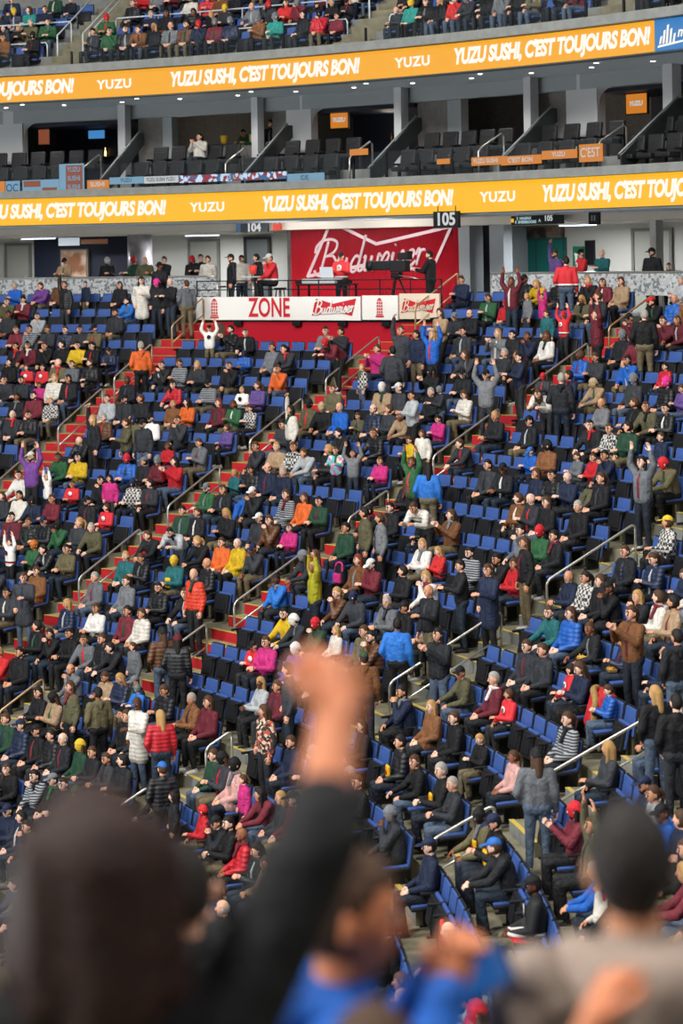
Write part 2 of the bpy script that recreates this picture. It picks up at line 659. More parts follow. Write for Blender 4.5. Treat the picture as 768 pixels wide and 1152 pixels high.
# concrete stairs of the upper deck
for a in (65.6, 52.3, 41.0):
    bm = bmesh.new()
    for k in range(7):
        for h in (0, 1):
            d = math.degrees(0.65 / 44)
            r0 = 43.55 + 0.85 * k + 0.42 * h + 0.43
            arc_loft(bm, [(r0, 5.75 + .5 * k - .02), (43.55 + 0.85 * (k + 1) + .02, 5.75 + .5 * k - .02), (43.55 + 0.85 * (k + 1) + .02, 5.75 + .5 * k + .25 * (h + 1) - 0.002 * h), (r0, 5.75 + .5 * k + .25 * (h + 1) - 0.002 * h)], a - d, a + d, 2.0)
    bmesh.ops.recalc_face_normals(bm, faces=bm.faces)
    structure(obj('floor_upper_stairs', bm, None, M_CON))

# the near stand under the spectators in front of the lens
bm = bmesh.new()
for y0, y1, z in ((-1.2, 1.2, -1.62), (1.2, 3.72, -2.42), (3.72, 4.72, -2.88), (4.72, 6.0, -3.06), (6.0, 7.4, -3.5), (7.4, 9.4, -4.1), (9.4, 12.0, -4.85)):
    box(bm, (0.4, (y0 + y1) / 2, (EYE + z) / 2 + 0.0), (7.0, y1 - y0, EYE + z))
structure(obj('floor_near_stand', bm, None, M_CON))

# ------------------------------------------------------------------ aisle handrails
def aisle_at(a, i):
    return a


def handrail(a, i0, i1, label, golden_lit=False):
    """A steel loop on two posts that climbs the stairs: r from row i0 to row i1."""
    r0, r1 = R0 + TR * i0, R0 + TR * i1
    z = lambda r: -(H0 + KS * (30 - r)) - 0.80
    t = empty('stair_handrail', label, 'handrail', 'steel handrails on the aisle stairs', loc=pol(r0, a, z(r0)))
    inv = t.matrix_world.inverted() if False else Matrix.Translation(-pol(r0, a, z(r0)))
    P = lambda r, h: inv @ pol(r, a, z(r) + h)
    m = M_LITSTEEL if golden_lit else M_STEEL
    bm = bmesh.new()
    pts = [P(r0, -0.12), P(r0, 0.80)]
    n = 5
    for k in range(n + 1):
        f = k / n * math.pi / 2
        pts.append(P(r0 + 0.10 * (1 - math.cos(f)), 0.80 + 0.10 * math.sin(f)))
    for k in range(n + 1):
        f = k / n * math.pi / 2
        pts.append(P(r1 - 0.10 * (1 - math.sin(f)), 0.80 + 0.10 * math.cos(f)))
    pts += [P(r1, 0.78), P(r1, -0.12)]
    tube_path(bm, pts, 0.024, 8)
    obj('rail_loop', bm, t, m)
    bm = bmesh.new()
    tube_path(bm, [P(r0 + 0.01, 0.42), P(r1 - 0.01, 0.42)], 0.020, 8)
    obj('middle_bar', bm, t, m)
    for r in (r0, r1):
        bm = bmesh.new()
        capsule(bm, P(r, -0.10), P(r, -0.03), 0.05, 0.05, 12, 1)
        obj('floor_flange', bm, t, m)
    return t


ORD = {58.5: 'first', 48.2: 'second', 38.5: 'third', 24.7: 'fourth', 11.0: 'fifth', 43.2: 'lower left', 29.0: 'lower middle', 53.0: 'lowest left'}
RAILS = {58.5: [(12.2, 14.4), (16.0, 17.8), (18.8, 21.0), (21.6, 23.6), (24.7, 26.5)], 48.2: [(12.2, 14.4), (15.4, 17.4), (18.6, 20.8), (21.8, 24.2), (25.9, 28.0)],
         38.5: [(10.4, 11.4), (12.2, 14.4), (15.7, 17.0), (18.5, 20.8), (21.7, 24.1), (24.9, 26.7)], 24.7: [(11.2, 13.8), (14.9, 17.1), (18.5, 20.8)],
         11.0: [(6.4, 8.0), (9.1, 10.2), (11.1, 13.5), (14.6, 16.8)], 43.2: [(4.6, 6.4), (7.4, 8.7)], 29.0: [(6.2, 6.9), (8.2, 8.8)]}
for a, lst in RAILS.items():
    for k, (i0, i1) in enumerate(lst):
        kk = len(lst) - k
        o = {1: 'topmost', 2: 'second from the top', 3: 'third from the top', 4: 'fourth from the top', 5: 'fifth from the top', 6: 'sixth from the top'}[kk]
        off = {58.5: 0.0, 48.2: 0.0, 38.5: -0.2}.get(a, 0.0)
        handrail(a + off, i0, i1, 'looped steel handrail of the %s aisle stairs, %s' % (ORD[a], o), golden_lit=(kk == 1 and a > 38))

# ------------------------------------------------------------------ LED ribbons on the two balcony fronts
M_LEDY1 = mat('led_amber', '#fdb911', emit=1.0)
M_LEDY2 = mat('led_amber_upper', '#f7aa1e', emit=0.98)
M_LEDW = mat('led_white', '#fff9ec', emit=1.0)
M_LEDB = mat('led_blue', '#2f7fc4', emit=0.9)
M_HOUSE = mat('ribbon_housing', '#59636b', 0.6)
RB = 43.42


def ribbon(z0, z1, m, label, cat, sushi, yuzu, a0=28, a1=82, a_end=None):
    bm = bmesh.new()
    arc_loft(bm, [(RB + 0.05, z0 - 0.03), (43.9, z0 - 0.03), (43.9, z1 + 0.03), (RB + 0.05, z1 + 0.03)], a0, a1, 0.5)
    bmesh.ops.recalc_face_normals(bm, faces=bm.faces)
    h = tag(obj('ribbon_display', bm, None, M_HOUSE), label, cat)
    bm = bmesh.new()
    arc_loft(bm, [(RB, z0), (RB + 0.06, z0), (RB + 0.06, z1), (RB, z1)], a_end or a0, a1, 0.5)
    bmesh.ops.recalc_face_normals(bm, faces=bm.faces)
    obj('led_screen', bm, h, m)
    zm = (z0 + z1) / 2
    for a in sushi:
        me = text_mesh("YUZU SUSHI, C'EST TOUJOURS BON!", 0.555, 0.2, 0.028, xs=0.755, spacing=0.95)
        obj('led_lettering', bend_on_cylinder(me, RB, a, zm), h, M_LEDW)
    for a in yuzu:
        me = text_mesh("YUZU", 0.36, 0.0, 0.014, xs=1.16, spacing=1.12)
        obj('led_lettering', bend_on_cylinder(me, RB, a, zm - 0.02), h, M_LEDW)
    return h


low_rb = ribbon(1.14, 1.93, M_LEDY1, 'amber ribbon screen with white slogan along the lower balcony front', 'LED screen',
                [78.0, 64.75, 51.6, 38.9], [71.4, 58.45, 45.2, 32])
up_rb = ribbon(4.85, 5.60, M_LEDY2, 'amber ribbon screen with white slogan along the upper balcony front', 'LED screen',
               [68.9, 55.75, 42.75], [76, 62.65, 48.95], a_end=38.25)
bm = bmesh.new()
arc_loft(bm, [(RB, 4.85), (RB + 0.06, 4.85), (RB + 0.06, 5.60), (RB, 5.60)], 28, 38.2, 0.5)
bmesh.ops.recalc_face_normals(bm, faces=bm.faces)
obj('blue_screen', bm, up_rb, M_LEDB)['label'] = 'blue screen section'
bm = bmesh.new()                                    # white striped emblem at the start of the blue section
for k, hgt in enumerate((0.20, 0.34, 0.46, 0.36, 0.24)):
    bm2 = bmesh.new()
    x = 0.16 + k * 0.11
    v = [bm.verts.new((x + s, y, 0)) for s, y in ((0, -0.22), (0.07, -0.20), (0.12, -0.22 + hgt), (0.05, -0.24 + hgt))]
    bm.faces.new(v)
    bm2.free()
v = [bm.verts.new(p + (0,)) for p in ((0.10, -0.30), (0.95, -0.22), (0.95, -0.17), (0.14, -0.24))]
bm.faces.new(v)
me = bpy.data.meshes.new('emblem')
bm.to_mesh(me)
bm.free()
obj('led_emblem', bend_on_cylinder(me, RB, 38.2, 5.22), up_rb, M_LEDW)
me = text_mesh('mo', 0.34, 0.25, 0.01)
obj('led_lettering', bend_on_cylinder(me, RB, 36.9, 5.24), up_rb, M_LEDW)


# ------------------------------------------------------------------ balcony glass, screens, rails
def glass_front(a0, a1, n, r, z0, z1, label, group):
    t = empty('glass_balustrade', label, 'balustrade', group, loc=pol(r, (a0 + a1) / 2, z0))
    inv = Matrix.Translation(-t.location)
    da = (a1 - a0) / n
    for k in range(n):
        bm = bmesh.new()
        p = [pol(r, a0 + da * (k + 0.03), z0), pol(r, a0 + da * (k + 0.97), z0), pol(r, a0 + da * (k + 0.97), z1), pol(r, a0 + da * (k + 0.03), z1)]
        q = [inv @ x for x in p]
        d = (pol(r + 0.015, a0 + da * (k + .5), 0) - pol(r, a0 + da * (k + .5), 0))
        vs = [bm.verts.new(x) for x in q] + [bm.verts.new(x + d) for x in q]
        for f in ((0, 1, 2, 3), (7, 6, 5, 4), (0, 4, 5, 1), (1, 5, 6, 2), (2, 6, 7, 3), (3, 7, 4, 0)):
            bm.faces.new([vs[i] for i in f])
        bmesh.ops.recalc_face_normals(bm, faces=bm.faces)
        obj('glass_pane', bm, t, M_GLASS)
        bm = bmesh.new()
        c = inv @ pol(r - 0.02, a0 + da * k, z0 + 0.18)
        box(bm, c, (0.06, 0.06, 0.46), Matrix.Rotation(math.radians(a0 + da * k - 90), 3, 'Z'), bevel=0.01)
        obj('glass_clamp', bm, t, M_BLACKM)
    return t


for k, (a0, a1, w) in enumerate(((64.3, 78, 'left of the suite stairs'), (52.0, 64.2, 'before the middle suites'), (40.0, 51.9, 'before the lounge with two screens'))):
    glass_front(a1, a0, 8, 43.6, 2.16, 2.88, 'clear glass balustrade with dark clamps %s' % w, 'suite balustrades')
for k, (a0, a1, w) in enumerate(((66.6, 80, 'by the far left spectators'), (53.6, 64.7, 'before the first rows of the upper deck'), (38.0, 51.2, 'at the upper deck beside the blue screen'))):
    glass_front(a1, a0, 8, 43.55, 5.86, 6.55, 'clear glass balustrade %s' % w, 'upper deck balustrades')


def level_rail(r, a0, a1, z0, z1, n, label, group, m):
    t = empty('guard_rail', label, 'guard rail', group, loc=pol(r, (a0 + a1) / 2, z0))
    inv = Matrix.Translation(-t.location)
    bm = bmesh.new()
    k = 24
    pts = [inv @ pol(r, a0, z0), inv @ pol(r, a0, z1 - 0.08)] + [inv @ pol(r, a0 + (a1 - a0) * (j + 0.12) / (k + 0.24), z1) for j in range(k + 1)] + [inv @ pol(r, a1, z1 - 0.08), inv @ pol(r, a1, z0)]
    tube_path(bm, pts, 0.024, 8)
    obj('top_rail', bm, t, m)
    for j in range(1, n):
        bm = bmesh.new()
        a = a0 + (a1 - a0) * j / n
        capsule(bm, inv @ pol(r, a, z0), inv @ pol(r, a, z1), 0.018, 0.018, 8, 1)
        obj('post', bm, t, m)
    return t


M_WRAIL = mat('white_rail_paint', '#c3ccd0', 0.4, 0.2)
for r, z0, z1, spans in ((44.72, 5.75, 6.72, ((80, 66.75), (64.75, 53.2), (51.3, 38))), (45.57, 6.25, 7.42, ((80, 66.3), (64.3, 53.0), (51.1, 38)))):
    nm = 'lower' if r < 45 else 'higher'
    for (a0, a1), w in zip(spans, ('left of the stairs', 'across the middle', 'toward the blue screen')):
        level_rail(r, a0, a1, z0, z1, 6, 'white %s guard rail of the upper deck, %s' % (nm, w), 'upper deck guard rails', M_WRAIL)
for a, z1 in ((65.05, 8.2), (66.2, 8.2), (64.75, 7.2)):
    bm = bmesh.new()
    tube_path(bm, [pol(44.6, a, 5.75), pol(44.6, a, 6.9), pol(47.9, a, 9.0), pol(47.9, a, 8.0)], 0.024, 8)
    tag(obj('stair_rail', bm, None, M_WRAIL), 'white sloping rail on the %s side of the concrete upper deck stairs' % {65.05: 'inner', 66.2: 'far', 64.75: 'near'}[a], 'handrail', 'upper deck stair rails')

# small screens fixed to the suite balustrade
M_SB = mat('screen_pale_blue', '#8fc4e6', emit=0.55)
M_SO = mat('screen_orange', '#e58a2a', emit=0.75)
M_SR = checked('screen_red_blue', '#7c2a35', '#35557c', 9, 'vor', '#a9c0d6')
M_SBR = mat('screen_brick', '#a85a38', emit=0.55)
M_SW = mat('screen_print', '#e9eef0', emit=0.6)
M_SDK = mat('screen_ink', '#46525c', 0.6)


def strip(a0, a1, z0, z1, m, label, writing=None, wm=None, r=43.5):
    bm = bmesh.new()
    arc_loft(bm, [(r, z0), (r + 0.04, z0), (r + 0.04, z1), (r, z1)], a1, a0, 1.0)
    bmesh.ops.recalc_face_normals(bm, faces=bm.faces)
    o = tag(obj('advertising_screen', bm, None, m), label, 'screen', 'small screens along the suite balustrade')
    if writing:
        w = math.radians(a0 - a1) * r
        me = text_mesh(writing, (z1 - z0) * 0.75, 0, 0.004)
        ww = max(v.co.x for v in me.vertices) - min(v.co.x for v in me.vertices)
        f = min(1.0, w * 0.85 / ww)
        for v in me.vertices:
            v.co.x *= f
        obj('screen_lettering', bend_on_cylinder(me, r, (a0 + a1) / 2, (z0 + z1) / 2), o, wm or M_SDK)
    return o


strip(68.6, 67.85, 2.02, 2.48, M_SO, 'small orange screen at the far left end of the suite balustrade')
strip(67.8, 67.17, 2.04, 2.48, M_SB, 'pale blue screen with dark swirls on the suite balustrade', 'OC', mat('screen_navy', '#25406a', 0.6))
s3 = strip(67.03, 65.37, 2.03, 2.49, M_SB, 'wide pale blue and brick red patchwork screen on the suite balustrade')
for a0, a1, z0, z1 in ((66.95, 66.2, 2.28, 2.46), (66.1, 65.45, 2.05, 2.25)):
    bm = bmesh.new()
    arc_loft(bm, [(43.47, z0), (43.5, z0), (43.5, z1), (43.47, z1)], a1, a0, 1.0)
    bmesh.ops.recalc_face_normals(bm, faces=bm.faces)
    obj('brick_patch', bm, s3, M_SBR)
tl = strip(65.27, 64.15, 2.03, 2.93, M_SB, 'tall pale blue panel with brick lettering block beside the suite gate', None, None, 43.42)
bm = bmesh.new()
arc_loft(bm, [(43.40, 2.1), (43.42, 2.1), (43.42, 2.88), (43.40, 2.88)], 64.2, 64.95, 1.0)
bmesh.ops.recalc_face_normals(bm, faces=bm.faces)
bp_ = obj('brick_patch', bm, tl, M_SBR)
for k, w in enumerate(('YUZU', 'SUSHI', 'SUSHI')):
    me = text_mesh(w, 0.2, 0, 0.004, xs=0.85)
    obj('screen_lettering', bend_on_cylinder(me, 43.39, 64.56, 2.75 - k * 0.26), bp_, M_SB)
strip(64.06, 63.08, 2.16, 2.42, M_SO, 'small orange screen with white lettering beside the tall panel', 'SUSHI', M_SW)
strip(63.03, 61.48, 2.28, 2.48, M_SB, 'first narrow pale blue screen right of the orange one', 'YUZU')
strip(61.44, 59.89, 2.27, 2.47, M_SW, 'narrow white screen densely covered in dark print', 'YUZU SUSHI YUZU', M_SDK)
o = strip(59.84, 54.9, 2.25, 2.46, M_SR, 'long dark red and blue team screen below the middle suite seats', 'Y  O  U  O', M_SW)
strip(54.86, 53.19, 2.13, 2.38, M_SB, 'pale blue screen lettered in dark below the lounge bar', 'IDE.')
strip(51.99, 51.18, 2.81, 2.98, M_SO, 'orange screen high on the suite gate post')
strip(48.04, 47.48, 2.45, 2.59, M_SO, 'short orange screen on the glass below the dark suite')
strip(46.48, 45.17, 2.36, 2.58, M_SO, 'orange screen with faint print left of the steel suite rail', 'YUZU SUSHI', M_SW)
strip(45.16, 43.38, 2.33, 2.56, M_SO, 'long orange screen with faint print right of the steel suite rail', "C'EST BON", M_SW)
strip(43.33, 41.8, 2.42, 2.64, M_SO, 'orange screen on the glass below the black lounge seats', 'YUZU', M_SW)
strip(41.68, 40.67, 2.30, 2.74, M_SO, "tall orange screen with bold white lettering at the glass corner", "C'EST", M_SW)

# televisions in the lounges
for r, a0, a1, z0, z1, m, lab in ((47.3, 56.3, 55.5, 3.83, 4.36, M_SO, 'orange television at the edge of the middle lounge'), (47.6, 44.05, 43.15, 3.72, 4.30, M_SO, 'orange television with white figures in the right lounge'),
                                  (47.6, 42.35, 41.5, 3.70, 4.22, mat('tv_dark', '#2c3a22', emit=0.25), 'dark television with a green player in the right lounge'),
                                  (47.3, 69.05, 68.55, 3.75, 4.28, M_SBR, 'brick red television at the edge of the left lounge'), (48.6, 67.75, 67.0, 3.95, 4.27, mat('tv_blue', '#4f9be0', emit=0.7), 'bright blue television deep in the left lounge')):
    t = tag(arc_box('television', r, r + 0.06, z0, z1, a1, a0, M_BLACK), lab, 'television', 'lounge televisions')
    d = (a0 - a1) * 0.04
    s = arc_box('tv_screen', r - 0.012, r, z0 + .03, z1 - .03, a1 + d, a0 - d, m, t)
    me = text_mesh('YUZU', 0.17, 0.2, 0.01) if m is M_SO else None
    if me:
        obj('screen_lettering', bend_on_cylinder(me, r - 0.02, (a0 + a1) / 2, (z0 + z1) / 2), s, M_SW)
# bar shelves in the lounges; the middle bottle glows by its own material
M_WARM = mat('bottle_glow', '#ffcf8a', emit=3.0)
for a, z in ((53.4, 3.55), (54.9, 3.45), (67.3, 3.4)):
    bm = bmesh.new()
    box(bm, (0, 0, 0), (0.5, 0.22, 0.04), bevel=0.008)
    t = obj('bar_shelf', bm, None, M_BLACK)
    t.matrix_world = frame_at(49.05, a, z)
    tag(t, 'dark bar shelf with a row of lit bottles, %s lounge' % ('left' if a > 60 else 'middle'), 'shelf', 'bar shelves')
    for k in range(3):
        bm = bmesh.new()
        capsule(bm, (0, 0, 0), (0, 0, 0.12), 0.035, 0.035, 8, 2)
        capsule(bm, (0, 0, 0.12), (0, 0, 0.24), 0.014, 0.012, 8, 2)
        b = obj('bottle', bm, None, M_WARM if k == 1 else mat('bottle_brown', '#6b4a24', 0.2))
        b.matrix_world = frame_at(49.05, a, z) @ Matrix.Translation((-0.16 + 0.16 * k, 0, 0.055))
        tag(b, '%s bottle on the dark bar shelf of the lounge' % ('glowing' if k == 1 else 'brown'), 'bottle', 'bar bottles %s' % ('glowing' if k == 1 else 'brown'))

# sloping glass dividers and steel rails of the suite stairs
for a, lab in ((63.9, 'left lounge'), (57.35, 'middle suite'), (51.7, 'middle lounge'), (45.9, 'dark suite'), (40.6, 'right lounge')):
    t = empty('stair_divider', 'dark framed sloping panel beside the suite stairs, %s' % lab, 'divider', 'suite stair dividers', loc=pol(45, a, 2.1))
    inv = Matrix.Translation(-t.location)
    bm = bmesh.new()
    pr = [(44.1, 2.05), (44.35, 2.05), (46.5, 3.6), (46.5, 3.95), (46.3, 3.95), (44.1, 2.45)]
    va = [bm.verts.new(inv @ pol(r, a, z)) for r, z in pr]
    vb = [bm.verts.new(inv @ pol(r, a - 0.07, z)) for r, z in pr]
    bm.faces.new(va)
    bm.faces.new(vb[::-1])
    for k in range(6):
        bm.faces.new((va[k], vb[k], vb[(k + 1) % 6], va[(k + 1) % 6]))
    bmesh.ops.recalc_face_normals(bm, faces=bm.faces)
    obj('panel', bm, t, mat('divider_dark', '#2b302f', 0.35))
    bm = bmesh.new()
    tube_path(bm, [inv @ pol(44.05, a, 2.48), inv @ pol(46.3, a, 3.99)], 0.03, 6)
    obj('edge_trim', bm, t, M_GREYPAINT)
    bm = bmesh.new()
    b = a + 0.75
    tube_path(bm, [pol(43.95, b, 2.1), pol(43.95, b, 2.75), pol(44.05, b, 2.85), pol(44.9, b, 3.25), pol(45.0, b, 3.2), pol(45.02, b, 2.45)], 0.025, 8)
    tag(obj('stair_handrail', bm, None, M_STEEL), 'bent steel handrail at the suite stairs, %s' % lab, 'handrail', 'suite handrails')

# recessed downlights in the balcony soffits
M_DOWN = mat('downlight', '#fff6e6', emit=6.0)
for z, r, aa in ((SOF - 0.012, 45.2, [69, 66.4, 63.8, 61.2, 58.6, 56, 53.4, 50.8, 48.2, 45.6, 43, 40.4]), (SOF - 0.012, 44.3, [67.6, 62.4, 57.2, 52, 46.9, 41.8])):
    for k, a in enumerate(aa):
        bm = bmesh.new()
        capsule(bm, pol(r, a, z), pol(r, a, z + 0.03), 0.06, 0.06, 12, 1)
        tag(obj('downlight', bm, None, M_DOWN), 'small round downlight recessed in the grey upper balcony soffit', 'light', 'soffit downlights')
for a in (63.4, 46.2, 54.5):
    l = bpy.data.lights.new('lounge_lamp', 'POINT')
    l.energy = 30 if a != 54.5 else 14
    l.color = (1, 0.86, 0.68)
    l.shadow_soft_size = 0.3
    lo = bpy.data.objects.new('lounge_lamp', l)
    COL.objects.link(lo)
    lo.location = pol(48.3, a, 4.0)
for a in (68, 63, 58, 53, 48, 43.5):                  # light of the soffit downlights on the suites
    l = bpy.data.lights.new('downlight_glow', 'SPOT')
    l.energy = 130
    l.spot_size = math.radians(150)
    l.spot_blend = 1.0
    l.color = (1, 0.96, 0.9)
    l.shadow_soft_size = 0.3
    lo = bpy.data.objects.new('downlight_glow', l)
    COL.objects.link(lo)
    lo.location = pol(45.2, a, SOF - 0.1)
for a in (56.3, 52.2):                                # added fill lights under the balcony that brighten the red wall
    area_light('wall_fill_light', pol(44.4, a, 0.95), pol(47, a, -0.4), 1.6, 55, (1, 0.96, 0.93), 0.3)
# fluorescent tubes of the concourse ceiling, with their light
for a, r in ((45.9, 47.4), (57.3, 49.0), (70.2, 49.0), (63.5, 49.5), (52.5, 49.5)):
    bm = bmesh.new()
    box(bm, (0, 0, 0), (1.25, 0.16, 0.05), bevel=0.01)
    t = obj('ceiling_tube_light', bm, None, mat('tube_housing', '#d8dde0', 0.5))
    t.matrix_world = frame_at(r, a, 0.83)
    tag(t, 'slim fluorescent tube light under the concourse ceiling near %s' % {45.9: 'the white post', 57.3: 'the section sign', 70.2: 'the navy wall', 63.5: 'the grey door', 52.5: 'the red wall'}[a], 'light')
    bm = bmesh.new()
    box(bm, (0, -0.01, -0.035), (1.2, 0.12, 0.03), bevel=0.008)
    obj('tube', bm, t, mat('tube_glow', '#e8f4ff', emit=3.0))
    l = area_light('tube_glow', pol(r, a, 0.74), pol(r, a, -1), 1.2, 250, (0.95, 0.98, 1.0), 0.2)

# ------------------------------------------------------------------ the stage on the concourse
structure(arc_box('floor_stage', 43.35, 47.0, -1.75, -1.57, 47.75, 59.05, M_BLACK))
structure(arc_box('wall_stage_front', 43.36, 43.5, -2.75, -1.57, 47.75, 59.05, mat('stage_red', '#b0162a', 0.45)))
bm = bmesh.new()                                     # corrugated red metal wall
n = 190
zz = (-1.57, 1.12)
cols = []
for k in range(n + 1):
    a = 57.85 + (50.28 - 57.85) * k / n
    cols.append([bm.verts.new(pol(47.0 + (0.025 if k % 2 else -0.0), a, z)) for z in zz])
for k in range(n):
    bm.faces.new((cols[k][0], cols[k + 1][0], cols[k + 1][1], cols[k][1]))
g = bmesh.ops.solidify(bm, geom=bm.faces[:], thickness=0.06)
bmesh.ops.recalc_face_normals(bm, faces=bm.faces)
structure(obj('wall_red', bm, None, M_REDWALL))


def smooth_line(pts, n=6):
    """Catmull-Rom through the points."""
    P = [Vector(p) for p in pts]
    P = [P[0] * 2 - P[1]] + P + [P[-1] * 2 - P[-2]]
    out = []
    for i in range(1, len(P) - 2):
        for k in range(n):
            t = k / n
            a, b, c, d = P[i - 1], P[i], P[i + 1], P[i + 2]
            out.append(0.5 * (2 * b + (c - a) * t + (2 * a - 5 * b + 4 * c - d) * t * t + (3 * b - a - 3 * c + d) * t ** 3))
    out.append(P[-2])
    return out


SCRIPT = [(0.66, [[(-.22, .66), (-.2, .86), (-.02, 1.0), (.3, 1.02), (.52, .9), (.5, .68), (.3, .56), (.14, .53)], [(.14, .53), (.42, .53), (.58, .33), (.48, .1), (.2, -.03), (-.06, .02), (-.16, .16)], [(.2, .98), (.14, .5), (.06, .0)]]),
          (.46, [[(-.05, .3), (.04, .44), (.02, .14), (.1, .0), (.22, .1), (.3, .44)], [(.3, .44), (.28, .1), (.36, 0), (.46, .1)]]),
          (.48, [[(.32, .38), (.16, .46), (.02, .24), (.07, .02), (.2, .02), (.31, .26)], [(.4, 1.04), (.33, .5), (.29, .1), (.38, 0), (.48, .1)]]),
          (.6, [[(-.02, .36), (.03, .42), (.02, .1), (.1, 0), (.22, .12), (.26, .42)], [(.26, .42), (.26, .1), (.34, 0), (.46, .14), (.5, .44), (.6, .36)]]),
          (.36, [[(.0, .14), (.2, .22), (.27, .38), (.16, .46), (.03, .26), (.07, .03), (.2, 0), (.36, .14)]]),
          (.24, [[(.02, .3), (.06, .44), (.04, .1), (.12, 0), (.24, .12)], [(.08, .64), (.1, .67)]]),
          (.3, [[(.0, .12), (.14, .46), (.2, .3), (.2, .06), (.08, -.02), (.0, .06)], [(.2, .06), (.3, .14)]]),
          (.36, [[(.0, .14), (.2, .22), (.27, .38), (.16, .46), (.03, .26), (.07, .03), (.2, 0), (.36, .14)]]),
          (.3, [[(-.02, .3), (.05, .46), (.1, .4), (.06, 0)], [(.07, .2), (.16, .42), (.3, .42)]])]


def script_word(height, weight, shear=0.28):
    """A cursive word as flat strokes in the x-y plane, centred."""
    bm = bmesh.new()
    x = 0
    for adv, strokes in SCRIPT:
        for s in strokes:
            pts = [Vector(((x + px + py * shear) * height, py * height, 0)) for px, py in [(p[0], p[1]) for p in smooth_line([(a, b, 0) for a, b in s], 5)]]
            tube_path(bm, pts, weight, 6)
        x += adv
    W = x * height
    for v in bm.verts:
        v.co.x -= W / 2
        v.co.y -= 0.42 * height
        v.co.z *= 0.35
    me = bpy.data.meshes.new('script')
    bm.to_mesh(me)
    bm.free()
    return me


def on_wall(me, r, a, z, rot=0.0):
    if rot:
        me.transform(Matrix.Rotation(rot, 4, 'Z'))
    return bend_on_cylinder(me, r, a, z)


# wall logo: white bow-tie outline and cursive word
lg = on_wall(script_word(1.0, 0.046), 46.98, 54.4, 0.06, 0.075)
logo = tag(obj('wall_logo', lg, None, mat('logo_white', '#e2c9cd', 0.6)), 'white cursive beer lettering across the corrugated red wall', 'logo')
bm = bmesh.new()
cn = [(57.1, -0.52), (56.05, 1.08), (54.1, 0.40), (50.85, 0.86), (51.75, -0.42), (54.2, -0.16)]
xy = [((54.15 - a) * math.radians(1) * 46.98, z - 0.06) for a, z in cn]
for k in range(6):
    p, q = Vector(xy[k] + (0,)), Vector(xy[(k + 1) % 6] + (0,))
    d = (q - p).normalized() * 0.03
    w = Vector((-d.y, d.x, 0)) * 1.6
    m_ = 12
    a_ = [p - d + (q - p + 2 * d) * j / m_ for j in range(m_ + 1)]
    vs = [(bm.verts.new(x + w), bm.verts.new(x - w)) for x in a_]
    for j in range(m_):
        bm.faces.new((vs[j][0], vs[j][1], vs[j + 1][1], vs[j + 1][0]))
me = bpy.data.meshes.new('bow')
bm.to_mesh(me)
bm.free()
obj('bow_tie_outline', bend_on_cylinder(me, 46.98, 54.15, 0.06), logo, MATS['logo_white'])


# the board under the stage rail
def bow_tie(r, a, z, w, h, parent, tone, wtone):
    bm = bmesh.new()
    p = [(-w / 2, -h * .42), (-w * .40, h / 2), (-w * .02, h * .22), (w / 2, h / 2), (w * .40, -h * .42), (w * .02, -h * .2)]
    bm.faces.new([bm.verts.new((x, y, 0)) for x, y in p])
    bmesh.ops.triangulate(bm, faces=bm.faces)
    me = bpy.data.meshes.new('bow')
    bm.to_mesh(me)
    bm.free()
    b = obj('bow_tie', bend_on_cylinder(me, r, a, z, 0.012), parent, tone)
    hh = w / 4.3
    s = script_word(hh, hh * 0.062)
    obj('cursive_lettering', on_wall(s, r - 0.012, a, z + 0.01, 0.05), b, wtone)


def tower(r, a, z, h, parent, tone):
    """Red fortified-tower emblem drawn in flat bars."""
    bm = bmesh.new()

    def bar(x0, x1, y0, y1):
        bm.faces.new([bm.verts.new((x, y, 0)) for x, y in ((x0, y0), (x1, y0), (x1, y1), (x0, y1))])
    u = h / 12
    bar(-3.2 * u, 3.2 * u, -6 * u, -5 * u)
    bar(-2.6 * u, 2.6 * u, -4.7 * u, -3.9 * u)
    for k in range(4):
        y = -3.5 * u + k * 1.9 * u
        for x0 in (-2.3, -0.6, 1.1):
            bar(x0 * u, (x0 + 1.2) * u, y, y + 1.4 * u)
    bar(-2.0 * u, 2.0 * u, 4.1 * u, 4.5 * u)
    bm.faces.new([bm.verts.new((x * u, y * u, 0)) for x, y in ((-1.9, 4.7), (1.9, 4.7), (0.9, 5.7), (0, 6.1), (-0.9, 5.7))])
    me = bpy.data.meshes.new('tower')
    bm.to_mesh(me)
    bm.free()
    obj('tower_emblem', bend_on_cylinder(me, r, a, z, 0.012), parent, tone)


M_LOGORED = mat('logo_red', '#c2202c', 0.55)
M_CREAM = mat('cream_board', '#d8c8b4', 0.6)
zb0, zb1 = -1.70, -1.05
bd = tag(arc_box('stage_board', 43.22, 43.27, zb0, zb1, 51.32, 58.9, M_WHITE, None, 0.5), 'long white stage board lettered ZONE with a red bow tie', 'sign')
me = text_mesh('ZONE', 0.74, 0, 0.016, xs=0.70, spacing=1.02)
obj('zone_lettering', bend_on_cylinder(me, 43.22, 55.5, -1.375, 0.012), bd, M_LOGORED)
tower(43.22, 58.03, -1.375, 0.56, bd, M_LOGORED)
bow_tie(43.22, 52.52, -1.36, 1.55, 0.52, bd, M_LOGORED, M_WHITE)
bd = tag(arc_box('stage_board', 43.22, 43.27, zb0 + .02, zb1 + .03, 49.62, 51.24, M_WHITE, None, 0.5), 'small white board with a red tower emblem beside the long one', 'sign')
tower(43.22, 50.43, -1.35, 0.52, bd, M_LOGORED)
bd = tag(arc_box('stage_board', 43.22, 43.27, zb0 + .05, zb1 + .08, 47.72, 49.54, M_CREAM, None, 0.5), 'cream end board with a dull red bow tie by the handrail', 'sign')
bow_tie(43.22, 48.66, -1.31, 1.2, 0.42, bd, M_LOGORED, M_CREAM)
